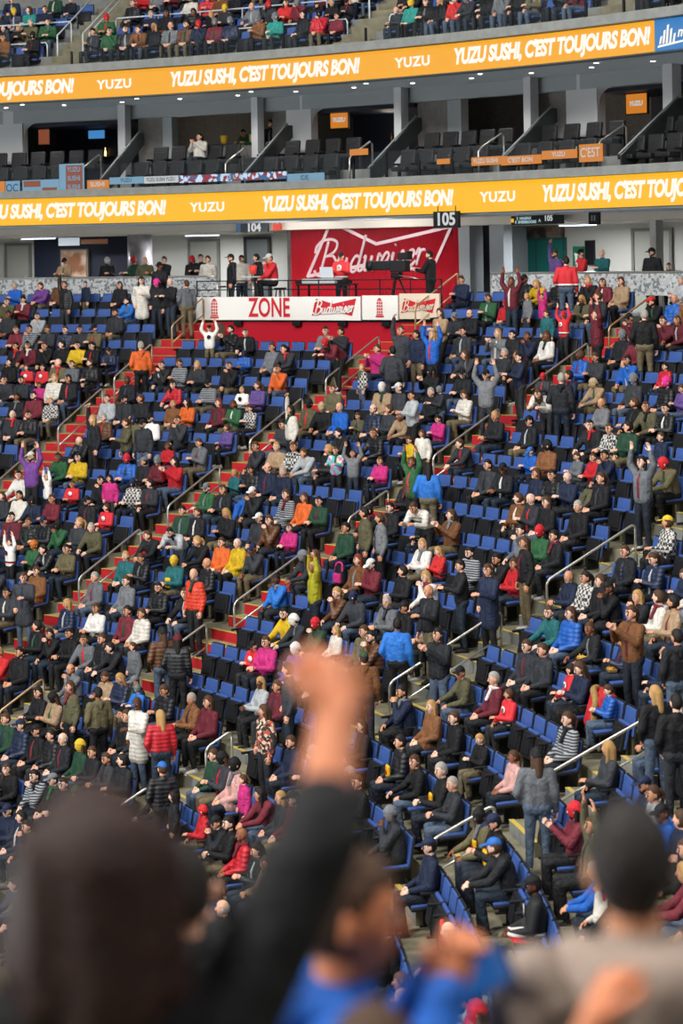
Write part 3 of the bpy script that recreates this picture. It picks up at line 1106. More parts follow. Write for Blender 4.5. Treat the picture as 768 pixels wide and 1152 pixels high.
# black rail over the boards
t = empty('stage_rail', 'thin black metal rail along the front edge of the stage', 'rail', None, loc=pol(43.4, 53, -1.57))
inv = Matrix.Translation(-t.location)
for z in (-0.60, -0.85):
    bm = bmesh.new()
    tube_path(bm, [inv @ pol(43.4, 59 - 11.2 * k / 20, z) for k in range(21)], 0.016, 6)
    obj('rail_bar', bm, t, M_BLACKM)
for k in range(9):
    bm = bmesh.new()
    a = 59 - 11.2 * k / 8
    capsule(bm, inv @ pol(43.4, a, -1.57), inv @ pol(43.4, a, -0.58), 0.02, 0.02, 8, 1)
    obj('post', bm, t, M_BLACKM)
# small black spotlights under the board
for k, a in enumerate((57.0, 54.3, 52.2, 50.2)):
    t = empty('stage_spotlight', 'small black spotlight hung under the stage board, %s from the left' % ('first', 'second', 'third', 'fourth')[k], 'spotlight', 'stage spotlights')
    t.matrix_world = frame_at(43.3, a, -1.80)
    bm = bmesh.new()
    box(bm, (0, -0.02, 0), (0.26, 0.14, 0.12), bevel=0.02)
    obj('lamp_housing', bm, t, M_BLACK)
    bm = bmesh.new()
    box(bm, (0, 0.02, 0.07), (0.05, 0.09, 0.06), bevel=0.01)
    obj('bracket', bm, t, M_BLACKM)
# dj table with console and laptop
t = empty('console_table', 'grey and black music mixing console on a black table', 'console')
t.matrix_world = frame_at(44.3, 53.9, -1.57)
bm = bmesh.new()
box(bm, (0, 0, 0.84), (1.75, 0.6, 0.05), bevel=0.01)
obj('table_top', bm, t, M_BLACK)
for x in (-.82, .82):
    for y in (-.25, .25):
        bm = bmesh.new()
        box(bm, (x, y, 0.41), (0.05, 0.05, 0.82), bevel=0.006)
        obj('leg', bm, t, M_BLACKM)
bm = bmesh.new()
box(bm, (-.12, -.05, 0.935), (1.15, 0.42, 0.14), bevel=0.02)
for k in range(10):
    box(bm, (-.6 + .1 * k, -.1, 1.01), (0.05, 0.06, 0.025), mi=1)
obj('mixer', bm, t, [mat('console_grey', '#b4b6b6', 0.5), M_BLACK])
for x in (-0.85, 0.62):
    bm = bmesh.new()
    box(bm, (x, 0, 0.92), (0.26, 0.4, 0.1), bevel=0.02)
    capsule(bm, (x, 0, 0.97), (x, 0, 0.99), 0.11, 0.11, 20, 1)
    obj('turntable', bm, t, M_BLACK)
t = empty('laptop', 'open pale laptop standing on the mixing console', 'laptop')
t.matrix_world = frame_at(44.3, 53.75, -1.57 + 1.012)
bm = bmesh.new()
box(bm, (0, 0.0, 0.012), (0.44, 0.3, 0.02), bevel=0.005)
obj('keyboard_base', bm, t, M_GREYPAINT)
bm = bmesh.new()
box(bm, (0, -0.17, 0.17), (0.44, 0.02, 0.3), Matrix.Rotation(math.radians(12), 3, 'X'), bevel=0.006)
obj('screen_lid', bm, t, mat('laptop_lid', '#c9d3da', 0.4))
# high round table with drink bucket
t = empty('bar_table', 'high round table with pale top on one slim leg', 'table')
t.matrix_world = frame_at(44.2, 57.15, -1.57)
bm = bmesh.new()
capsule(bm, (0, 0, 1.06), (0, 0, 1.09), 0.36, 0.36, 28, 1)
obj('table_top', bm, t, mat('table_pale', '#c9c8c4', 0.4))
bm = bmesh.new()
capsule(bm, (0, 0, 0.05), (0, 0, 1.05), 0.035, 0.035, 12, 1)
obj('leg', bm, t, M_STEEL)
bm = bmesh.new()
capsule(bm, (0, 0, 0.01), (0, 0, 0.03), 0.26, 0.24, 24, 1)
obj('base', bm, t, M_STEEL)
bm = bmesh.new()
capsule(bm, (0, 0, 0.02), (0, 0, 0.26), 0.09, 0.12, 14, 1)
t = obj('drink_bucket', bm, None, mat('bucket_red', '#d23a2c', 0.5))
t.matrix_world = frame_at(44.2, 57.15, -1.57 + 1.14)
tag(t, 'red tapered bucket on the high round table', 'bucket')
# broadcast camera on its pedestal
t = empty('television_camera', 'large black broadcast camera with long lens on a tripod', 'camera')
t.matrix_world = frame_at(44.3, 50.75, -1.57) @ Matrix.Rotation(math.radians(8), 4, 'Z')
bm = bmesh.new()
box(bm, (0.1, 0, 1.33), (0.5, 0.3, 0.32), bevel=0.03)
obj('camera_body', bm, t, M_BLACK)
bm = bmesh.new()
box(bm, (-0.42, 0, 1.35), (0.62, 0.26, 0.26), bevel=0.04)
capsule(bm, (-0.72, 0, 1.35), (-0.9, 0, 1.35), 0.13, 0.16, 20, 1)
obj('box_lens', bm, t, M_BLACK)
bm = bmesh.new()
box(bm, (0.22, 0, 1.6), (0.26, 0.26, 0.2), bevel=0.02)
box(bm, (0.38, 0, 1.62), (0.08, 0.3, 0.24), bevel=0.02)
obj('viewfinder', bm, t, M_BLACK)
bm = bmesh.new()
box(bm, (0.0, 0, 1.08), (0.26, 0.26, 0.16), bevel=0.03)
obj('fluid_head', bm, t, M_BLACKM)
bm = bmesh.new()
tube_path(bm, [(0.05, -.1, 1.08), (0.55, -.12, 1.02), (0.8, -.12, 0.95)], 0.016, 8)
obj('pan_bar', bm, t, M_STEEL)
for k in range(3):
    bm = bmesh.new()
    w = 2 * math.pi * k / 3 + 0.4
    capsule(bm, (0.05 * math.cos(w), 0.05 * math.sin(w), 1.02), (0.45 * math.cos(w), 0.45 * math.sin(w), 0.03), 0.03, 0.025, 8, 1)
    obj('leg', bm, t, M_BLACKM)

# hanging section signs, exit signs, pictures, screens of the concourse


def hung_sign(name, r, a, z, w, h, body, m, tm, size, label, cat='sign', rod=0.18):
    t = empty(name, label, cat)
    t.matrix_world = frame_at(r, a, z)
    bm = bmesh.new()
    box(bm, (0, 0, 0), (w, 0.10, h), bevel=0.01)
    obj('sign_box', bm, t, m)
    if body:
        me = text_mesh(body, size, 0, 0.012, 0.004)
        me.transform(Matrix.Rotation(math.pi / 2, 4, 'X'))
        for v in me.vertices:
            v.co.y -= 0.056
        obj('sign_lettering', me, t, tm)
    for x in (-w * .35, w * .35):
        bm = bmesh.new()
        capsule(bm, (x, 0, h / 2), (x, 0, h / 2 + rod), 0.012, 0.012, 8, 1)
        obj('hanger', bm, t, M_BLACKM)
    return t


M_SIGNW = mat('sign_white', '#eef0f0', emit=0.7)
hung_sign('section_sign', 43.25, 47.35, 0.97, 0.86, 0.44, '105', M_BLACK, M_SIGNW, 0.46, 'black hanging sign with white 105 beside the red wall', rod=0.14)
s = hung_sign('section_sign', 45.75, 58.4, 0.94, 0.95, 0.26, '104', mat('sign_grey', '#3a3f44', 0.6), M_SIGNW, 0.34, 'dark hanging sign with white 104 under the lower balcony', rod=0.1)
bm = bmesh.new()
box(bm, (-0.55, -0.01, 0), (0.16, 0.1, 0.26), bevel=0.01)
obj('blue_panel', bm, s, mat('sign_blue', '#5b86b8', emit=0.4))
s = hung_sign('section_sign', 45.6, 45.85, 0.94, 1.75, 0.24, None, M_BLACK, M_SIGNW, 0.2, 'long black concourse board with small lines and 105', rod=0.09)
for body, size, x, z in (('105', 0.2, 0.42, 0.03), ('2  HALIFAX', 0.1, -0.42, 0.05), ('8  SHERBROOKE', 0.1, -0.36, -0.05), ('A', 0.1, 0.12, -0.02)):
    me = text_mesh(body, size, 0, 0.005)
    me.transform(Matrix.Rotation(math.pi / 2, 4, 'X'))
    me.transform(Matrix.Translation((x, -0.057, z)))
    obj('sign_lettering', me, s, M_SIGNW if size > .15 else mat('sign_ltblue', '#bfe0ea', emit=0.7))
bm = bmesh.new()
box(bm, (-0.82, -0.056, 0.0), (0.09, 0.01, 0.1))
obj('yellow_mark', bm, s, M_LEDY1)
hung_sign('exit_sign', 45.75, 57.4, 0.94, 0.26, 0.20, None, mat('exit_red', '#e2402e', emit=0.9), M_SIGNW, 0.1, 'small glowing red sign left of the red wall', rod=0.06)
hung_sign('section_sign', 44.9, 42.65, 0.92, 0.34, 0.32, '11', M_BLACK, mat('sign_dim', '#7d8082', 0.6), 0.18, 'small black hanging sign beside the white post', rod=0.09)
t = tag(arc_box('wall_sign', 49.93, 49.98, -0.33, 0.23, 47.93, 48.36, mat('sign_green', '#1f7a55', 0.5)), 'green safety sign with white arrow beside the teal doors', 'sign')
me = bpy.data.meshes.new('arrow')
bm = bmesh.new()
for pts in (((-.1, -.18), (-.02, -.18), (-.02, .0), (-.1, .0)), ((-.12, .0), (.1, .0), (.1, .08), (-.12, .08)), ((.1, -.06), (.18, .04), (.1, .14))):
    bm.faces.new([bm.verts.new((x, y, 0)) for x, y in pts])
bm.to_mesh(me)
bm.free()
obj('arrow', bend_on_cylinder(me, 49.93, 48.14, -0.03), t, M_SIGNW)
t = tag(arc_box('wall_box', 49.9, 50.0, -0.3, 0.40, 47.5, 47.85, M_BLACK), 'black wall box right of the green safety sign', 'box')
t = tag(arc_box('banner_picture', 49.9, 49.96, 0.50, 0.80, 48.7, 51.0, mat('picture_dark', '#3b2c2a', 0.6, noise=0.9, scale=2.0, hex2='#a88f80')), 'long dark landscape picture over the teal doors', 'picture')
t = tag(arc_box('poster_case', 51.6, 51.75, -1.0, 0.45, 69.65, 70.8, mat('frame_grey', '#6c6258', 0.4)), 'tall framed copper-coloured glass case on the navy wall', 'display case')
arc_box('case_glass', 51.57, 51.6, -0.95, 0.40, 69.72, 70.73, mat('copper_glass', '#9a6a50', 0.15, 0.4, noise=0.7, scale=1.5, hex2='#f0d0b8'), t)
t = tag(arc_box('hanging_screen', 50.0, 50.08, 0.56, 0.82, 69.1, 69.95, mat('screen_white', '#cfd9e4', emit=0.7)), 'small bright screen under the ceiling by the navy wall', 'screen')
t = tag(arc_box('hanging_screen', 50.0, 50.08, 0.60, 0.76, 67.9, 69.0, mat('screen_amber', '#8a5a3a', emit=0.4)), 'dull amber screen strip beside the bright ceiling screen', 'screen')
t = tag(arc_box('wall_flag', 47.6, 47.66, -0.72, -0.30, 59.4, 60.45, banded('flag_bands', [(0, '#b81f2c'), (0.1, '#e8e4e0')])), 'red board with white and black bands behind the stage desk', 'board')
bm = bmesh.new()
for z0, z1 in ((-0.62, -0.56), (-0.46, -0.40)):
    arc_loft(bm, [(47.58, z0), (47.6, z0), (47.6, z1), (47.58, z1)], 59.4, 60.45, 1.0)
bmesh.ops.recalc_face_normals(bm, faces=bm.faces)
obj('band', bm, t, M_WHITE)
bm = bmesh.new()
capsule(bm, pol(47.57, 59.92, -.5), pol(47.56, 59.92, -.5), 0.14, 0.14, 16, 2)
obj('crest', bm, t, M_BLACK)
t = empty('stage_desk', 'dark folding desk with bottles at the back of the stage', 'desk')
t.matrix_world = frame_at(45.6, 60.1, -1.55)
bm = bmesh.new()
box(bm, (0, 0, 0.76), (1.7, 0.6, 0.05), bevel=0.01)
obj('desk_top', bm, t, M_BLACK)
for x in (-.8, .8):
    for y in (-.25, .25):
        bm = bmesh.new()
        box(bm, (x, y, 0.37), (0.05, 0.05, 0.74), bevel=0.006)
        obj('leg', bm, t, M_BLACKM)

# white printed rail behind the last row
M_PRINT = checked('printed_banner', '#a9adb0', '#6f757a', 16, 'vor', '#b9bcbe')
for a0, a1, lab in ((74, 59.3, 'left of the stage'), (47.0, 30, 'right of the stage')):
    t = empty('banner_rail', 'white printed banner on a rail behind the last row, %s' % lab, 'rail', None, loc=pol(44.75, (a0 + a1) / 2, -1.55))
    inv = Matrix.Translation(-t.location)
    bm = bmesh.new()
    arc_loft(bm, [(44.72, -1.05), (44.75, -1.05), (44.75, -0.50), (44.72, -0.50)], a1, a0, 1.0)
    bmesh.ops.recalc_face_normals(bm, faces=bm.faces)
    for v in bm.verts:
        v.co = inv @ v.co
    obj('banner', bm, t, M_PRINT)
    bm = bmesh.new()
    tube_path(bm, [inv @ pol(44.75, a0 + (a1 - a0) * k / 30, -0.47) for k in range(31)], 0.03, 8)
    obj('top_bar', bm, t, M_STEEL)
    for k in range(8):
        a = a0 + (a1 - a0) * k / 7
        bm = bmesh.new()
        capsule(bm, inv @ pol(44.78, a, -1.55), inv @ pol(44.78, a, -0.47), 0.025, 0.025, 8, 1)
        obj('post', bm, t, M_STEEL)

# ------------------------------------------------------------------ people: templates
random.seed(11)
SKINS = [mat('skin_%s' % n, h, 0.55, noise=0.12, scale=12) for n, h in (('fair', '#dba58a'), ('pale', '#e3b7a1'), ('tan', '#c78f6e'), ('brown', '#8a563c'), ('dark', '#5b3625'))]
M_EYE = mat('eye_dark', '#20140f', 0.4)
M_EYEW = mat('eye_white', '#d8d2cb', 0.4)
M_LIP = mat('lip', '#a85a52', 0.5)


def cloth(name, h, b=0.75):
    m = mat('cloth_' + name, h, 0.72, noise=0.22, scale=6, bump=b, spec=0.3)
    for n in m.node_tree.nodes:                       # soft creases: a stretched, distorted noise
        if n.type == 'TEX_NOISE':
            n.inputs['Distortion'].default_value = 1.2
            n.inputs['Detail'].default_value = 4
            n.inputs['Scale'].default_value = 9
        if n.type == 'BUMP':
            n.inputs['Distance'].default_value = 0.045
    return m


def puffer(name, h):
    m = cloth(name, h, 0.2)
    m.node_tree.nodes['Principled BSDF'].inputs['Specular IOR Level'].default_value = 0.45
    nt = m.node_tree
    b = nt.nodes['Principled BSDF']
    b.inputs['Roughness'].default_value = 0.5
    tc = nt.nodes.new('ShaderNodeTexCoord')
    w = nt.nodes.new('ShaderNodeTexWave')
    w.bands_direction = 'Z'
    w.inputs['Scale'].default_value = 4.2
    w.inputs['Distortion'].default_value = 1.2
    w.inputs['Detail Scale'].default_value = 3
    bp = nt.nodes.new('ShaderNodeBump')
    bp.inputs['Strength'].default_value = 0.26
    bp.inputs['Distance'].default_value = 0.03
    nt.links.new(tc.outputs['Object'], w.inputs['Vector'])
    nt.links.new(w.outputs[0], bp.inputs['Height'])
    nt.links.new(bp.outputs[0], b.inputs['Normal'])
    return m


TOPS = {'k': ('black', ['#15161a', '#1b1d22', '#101114']), 'g': ('charcoal', ['#33363c', '#2a2d33']), 'G': ('grey', ['#62666b', '#6f7276']), 'l': ('light grey', ['#a7abaf']),
        'n': ('navy', ['#1c2740', '#17223a']), 'b': ('bright blue', ['#1d5cb4', '#2a6fc4']), 'r': ('red', ['#b51f28', '#c42a2c']), 'm': ('maroon', ['#5f1c29', '#6d2430']),
        'p': ('pink', ['#bb2a74']), 'q': ('pale pink', ['#c79a94']), 'P': ('purple', ['#5f4a86', '#6b3f88']), 'w': ('cream', ['#cfcac0', '#d9d6d0']), 'y': ('yellow', ['#c9a61d']),
        'Y': ('mustard green', ['#98931d']), 'o': ('orange', ['#d4632a']), 'O': ('orange red', ['#c93a22']), 'e': ('dark green', ['#20412f', '#2a5a38']), 'E': ('olive', ['#55523b', '#635c42']),
        't': ('tan', ['#a1876a']), 'B': ('brown', ['#6b4426', '#7a5030']), 'c': ('teal', ['#2a8a80', '#1f5f63'])}
TOPM = {}
for k, (nm, hs) in TOPS.items():
    TOPM[k] = [cloth(nm.replace(' ', '_') + ('' if j == 0 else '_%s' % 'abc'[j]), h) for j, h in enumerate(hs)]
for k, h in (('k', '#16171b'), ('n', '#1b2741'), ('b', '#1d57aa'), ('r', '#b8202c'), ('q', '#c79a94'), ('B', '#5c3a22'), ('O', '#c93a22'), ('w', '#cfcac0')):
    TOPM[k].append(puffer('puffer_' + TOPS[k][0].replace(' ', '_'), h))
TOPM['x'] = [checked('plaid_cloth', '#2a2b30', '#b9b6b0', 16), checked('stripe_cloth', '#25282d', '#8e9296', 7, 'stripe')]
TOPM['f'] = [checked('floral_cloth', '#1d1e20', '#a8452f', 22, 'vor', '#c9b39b')]
TOPM['T'] = [checked('tie_dye_cloth', '#5aa7b4', '#b8699f', 9, 'vor', '#d7c8a0')]
TOPNAME = {k: v[0] for k, v in TOPS.items()}
TOPNAME.update({'x': 'patterned', 'f': 'floral', 'T': 'tie-dye', 'J': 'red hockey', 'W': 'white hockey', 'X': 'black hockey'})
SITB = [(0, '#c3212b'), (0.56, '#16171a'), (0.60, '#e8e6e2'), (0.64, '#c3212b')]
TOPM['J'] = [banded('jersey_red', SITB)]
TOPM['W'] = [banded('jersey_white', [(0, '#dedcd8'), (0.56, '#b8202a'), (0.60, '#16171a'), (0.63, '#dedcd8')])]
TOPM['X'] = [banded('jersey_black', [(0, '#141518'), (0.56, '#c3212b'), (0.62, '#e8e6e2'), (0.66, '#141518')])]
TOPM['Js'] = [banded('jersey_red_standing', [(0, '#c3212b'), (0.98, '#16171a'), (1.02, '#e8e6e2'), (1.06, '#c3212b')])]
TOPM['Ws'] = [banded('jersey_white_standing', [(0, '#dedcd8'), (0.98, '#b8202a'), (1.02, '#16171a'), (1.05, '#dedcd8')])]
TOPM['Xs'] = TOPM['X']
LEGS = [cloth('jeans_blue', '#27323f'), cloth('jeans_light', '#4d5c70'), cloth('trousers_black', '#17181b'), cloth('trousers_charcoal', '#2b2d31'), cloth('trousers_khaki', '#6a5f48'), cloth('jeans_dark', '#1b222e'), cloth('trousers_soot', '#1e1f22')]
HAIRC = {'d': ('dark', mat('hair_dark', '#1a1411', 0.6, bump=0.6, scale=60)), 'n': ('brown', mat('hair_brown', '#47301f', 0.6, bump=0.6, scale=60)), 'f': ('fair', mat('hair_blond', '#a98350', 0.6, bump=0.6, scale=60)),
         'h': ('grey', mat('hair_grey', '#97938c', 0.65, bump=0.6, scale=60)), 'a': ('auburn', mat('hair_auburn', '#70301a', 0.6, bump=0.6, scale=60))}
HATC = {'k': ('black', '#141518'), 'g': ('grey', '#6f7378'), 'w': ('white', '#d3d1cc'), 'r': ('red', '#c3222c'), 'm': ('maroon', '#5d1a24'), 'n': ('navy', '#1b2542'), 'b': ('blue', '#2b66b5'), 'e': ('green', '#2f4a30'),
        'p': ('bright pink', '#e0318f'), 'v': ('lilac', '#b878b8'), 'o': ('orange', '#b8672a'), 't': ('tan', '#b09a78'), 'y': ('yellow', '#d0ad2c')}
HATM = {k: cloth('hat_' + v[0].replace(' ', '_'), v[1], 0.4) for k, v in HATC.items()}
M_SHOE = mat('shoe_dark', '#1d1c1c', 0.6)
M_SHOEW = mat('shoe_white', '#b9b7b3', 0.6)
M_CREST = mat('crest_white', '#e6e4e0', 0.7)
M_CRESTK = mat('crest_black', '#17181b', 0.7)


def hand_mesh(curl, side=1, seg=6, lift=1.0):
    """A hand from the wrist along +z, palm facing -y, thumb on the side of +x * side."""
    bm = bmesh.new()
    ellipsoid(bm, (0, 0, 0.048), (0.041, 0.017, 0.056), u=10, v=8)
    capsule(bm, (0, 0, -0.03), (0, 0, 0.03), 0.029, 0.030, 8, 2)
    for k in range(4):
        x = (0.030 - 0.020 * k) * side
        L = (0.070, 0.080, 0.074, 0.056)[k]
        b = Vector((x, 0, 0.090))
        a1 = curl * math.radians(55) + 0.1
        a2 = a1 + curl * math.radians(75) + 0.1
        sx = (0.12 - 0.08 * k) * side * (1 - curl)
        m = b + Vector((sx * .5, -math.sin(a1), math.cos(a1))) * L * 0.52
        e = m + Vector((sx * .5, -math.sin(a2), math.cos(a2))) * L * 0.48
        capsule(bm, b - Vector((0, 0, 0.02)), m, 0.0105, 0.0095, seg, 2)
        capsule(bm, m, e, 0.0095, 0.0080, seg, 2)
    b = Vector((0.030 * side, -0.004, 0.022))
    m = b + Vector((0.030 * side, -0.016, 0.034))
    e = m + Vector(((0.012 - 0.03 * curl) * side, -0.012 - 0.01 * curl, 0.030))
    capsule(bm, b, m, 0.014, 0.012, seg, 2)
    capsule(bm, m, e, 0.0115, 0.009, seg, 2)
    me = bpy.data.meshes.new('hand')
    bm.to_mesh(me)
    bm.free()
    return me


def head_mesh(u=18, v=14):
    """A head with its centre at the origin, looking along -y: [skin, dark, eye white, lips]."""
    bm = bmesh.new()

    def shape(c):
        x, y, z = c
        if z < -0.15:
            k = (-z - 0.15) / 0.85
            x *= 1 - 0.42 * k
            y = y * (1 - 0.25 * k) - 0.16 * k
        if y < -0.7:
            y = -0.7 - (-y - 0.7) * 0.55
        if y > 0.3 and z > -0.3:
            y *= 1.05
        return Vector((x, y, z))
    ellipsoid(bm, (0, 0, 0), (0.077, 0.098, 0.120), u=u, v=v, fn=shape)
    capsule(bm, (0, -0.082, 0.022), (0, -0.098, -0.016), 0.009, 0.0145, 8, 2)
    for s in (-1, 1):
        ellipsoid(bm, (0.031 * s, -0.0755, 0.016), (0.0135, 0.010, 0.009), u=8, v=6, mi=2)
        ellipsoid(bm, (0.031 * s, -0.083, 0.016), (0.0068, 0.0048, 0.0072), u=8, v=6, mi=1)
        ellipsoid(bm, (0.032 * s, -0.079, 0.035), (0.020, 0.008, 0.0042), u=8, v=4, mi=1)
        ellipsoid(bm, (0.077 * s, 0.008, -0.002), (0.010, 0.022, 0.033), Matrix.Rotation(0.25 * s, 3, 'Z'), u=8, v=6)
    ellipsoid(bm, (0, -0.0765, -0.056), (0.024, 0.008, 0.0065), u=8, v=6, mi=3)
    me = bpy.data.meshes.new('head')
    bm.to_mesh(me)
    bm.free()
    return me


def shell(r, thr, c=(0, 0.004, 0.006), u=22, v=14, inside=0.86, low=-2.0):
    """A cap over the head: outside radius where the direction is over the line thr(front..back), tucked inside elsewhere."""
    bm = bmesh.new()

    def fn(p):
        h = math.hypot(p.x, p.y)
        f = -p.y / h if h > 1e-4 else 0
        return p if (p.z > thr(f) and p.z > low) else p * inside
    ellipsoid(bm, c, r, u=u, v=v, fn=fn)
    return bm


ip = lambda xs, ys: (lambda f: float(np.interp(f, xs, ys)))
SHORT = ip([-1, -.3, .1, .45, 1], [-.62, -.5, -.05, .45, .52])
HEAD = head_mesh()


def to_mesh(bm):
    me = bpy.data.meshes.new('piece')
    bm.to_mesh(me)
    bm.free()
    return smooth(me)


HAIR = {}
HAIR['short'] = to_mesh(shell((0.085, 0.107, 0.128), SHORT))
bm = shell((0.087, 0.108, 0.128), SHORT)
for s in (-1, 1):
    capsule(bm, (0.066 * s, 0.02, 0.03), (0.078 * s, 0.02, -0.20), 0.034, 0.026, 8, 2)
capsule(bm, (0, 0.06, 0.0), (0, 0.075, -0.24), 0.07, 0.055, 10, 3)
HAIR['long'] = remesh(bm, 0.015, 2, 0.45)
bm = shell((0.085, 0.107, 0.127), SHORT)
capsule(bm, (0, 0.11, 0.04), (0, 0.15, -0.03), 0.03, 0.034, 8, 2)
capsule(bm, (0, 0.15, -0.03), (0, 0.125, -0.17), 0.034, 0.015, 8, 2)
HAIR['pony'] = to_mesh(bm)
bm = shell((0.084, 0.105, 0.122), ip([-1, -.2, .2, 1], [-.62, -.5, -.1, .9]))
for vv in bm.verts:
    if vv.co.z > 0.055:
        vv.co *= 0.86
HAIR['fringe'] = to_mesh(bm)
bm = shell((0.089, 0.113, 0.120), ip([-1, 1], [0.22, 0.24]), c=(0, 0.004, 0.016))
ellipsoid(bm, (0, -0.128, 0.040), (0.070, 0.078, 0.010), Matrix.Rotation(0.18, 3, 'X'), u=14, v=6)
ellipsoid(bm, (0, 0.004, 0.137), (0.008, 0.008, 0.006), u=6, v=4)
CAP = to_mesh(bm)
bm = shell((0.091, 0.115, 0.142), ip([-1, 0, 1], [-.12, 0.12, .36]))
bm2_thr = ip([-1, 0, 1], [-.12, 0.12, .36])


def band_fn(p):
    h = math.hypot(p.x, p.y)
    f = -p.y / h if h > 1e-4 else 0
    t = bm2_thr(f)
    return p if t < p.z < t + 0.42 else p * 0.86


ellipsoid(bm, (0, 0.004, 0.006), (0.098, 0.122, 0.138), u=22, v=14, fn=band_fn)
BEANIE = to_mesh(bm)
bm = bmesh.new()


def beard_fn(p):
    h = math.hypot(p.x, p.y)
    f = -p.y / h if h > 1e-4 else 0
    x, y, z = p
    inr = f > 0.05 and -0.98 < z < (-0.56 if f > 0.72 else -0.25)
    if z < -0.15:
        k = (-z - 0.15) / 0.85
        x *= 1 - 0.40 * k
        y = y * (1 - 0.25 * k) - 0.16 * k
    if y < -0.7:
        y = -0.7 - (-y - 0.7) * 0.55
    q = Vector((x, y, z))
    return q if inr else q * 0.8


ellipsoid(bm, (0, -0.001, -0.002), (0.082, 0.104, 0.126), u=20, v=14, fn=beard_fn)
BEARD = to_mesh(bm)

HANDS = {k: {s: hand_mesh(c, s) for s in (-1, 1)} for k, c in (('open', 0.12), ('relaxed', 0.45), ('fist', 1.0))}

ARMS = {'lap': ((.245, -.06, -.28), (.10, -.31, -.36), 'relaxed'), 'knees': ((.20, -.20, -.24), (.07, -.42, -.30), 'relaxed'), 'clasp': ((.25, -.10, -.26), (.035, -.34, -.24), 'relaxed'),
        'chin': ((.17, -.20, -.26), (.035, -.19, .005), 'fist'), 'clap': ((.25, -.14, -.20), (.055, -.36, .0), 'open'), 'up': ((.30, -.03, .17), (.24, -.05, .42), 'open'),
        'high': ((.22, -.02, .25), (.17, -.04, .50), 'fist'), 'down': ((.245, .03, -.28), (.255, -.06, -.52), 'relaxed'), 'pocket': ((.275, .06, -.27), (.195, -.09, -.44), 'fist'),
        'phone': ((.22, -.10, -.27), (.06, -.30, -.18), 'relaxed'), 'front': ((.24, -.12, -.24), (.16, -.36, -.18), 'relaxed')}


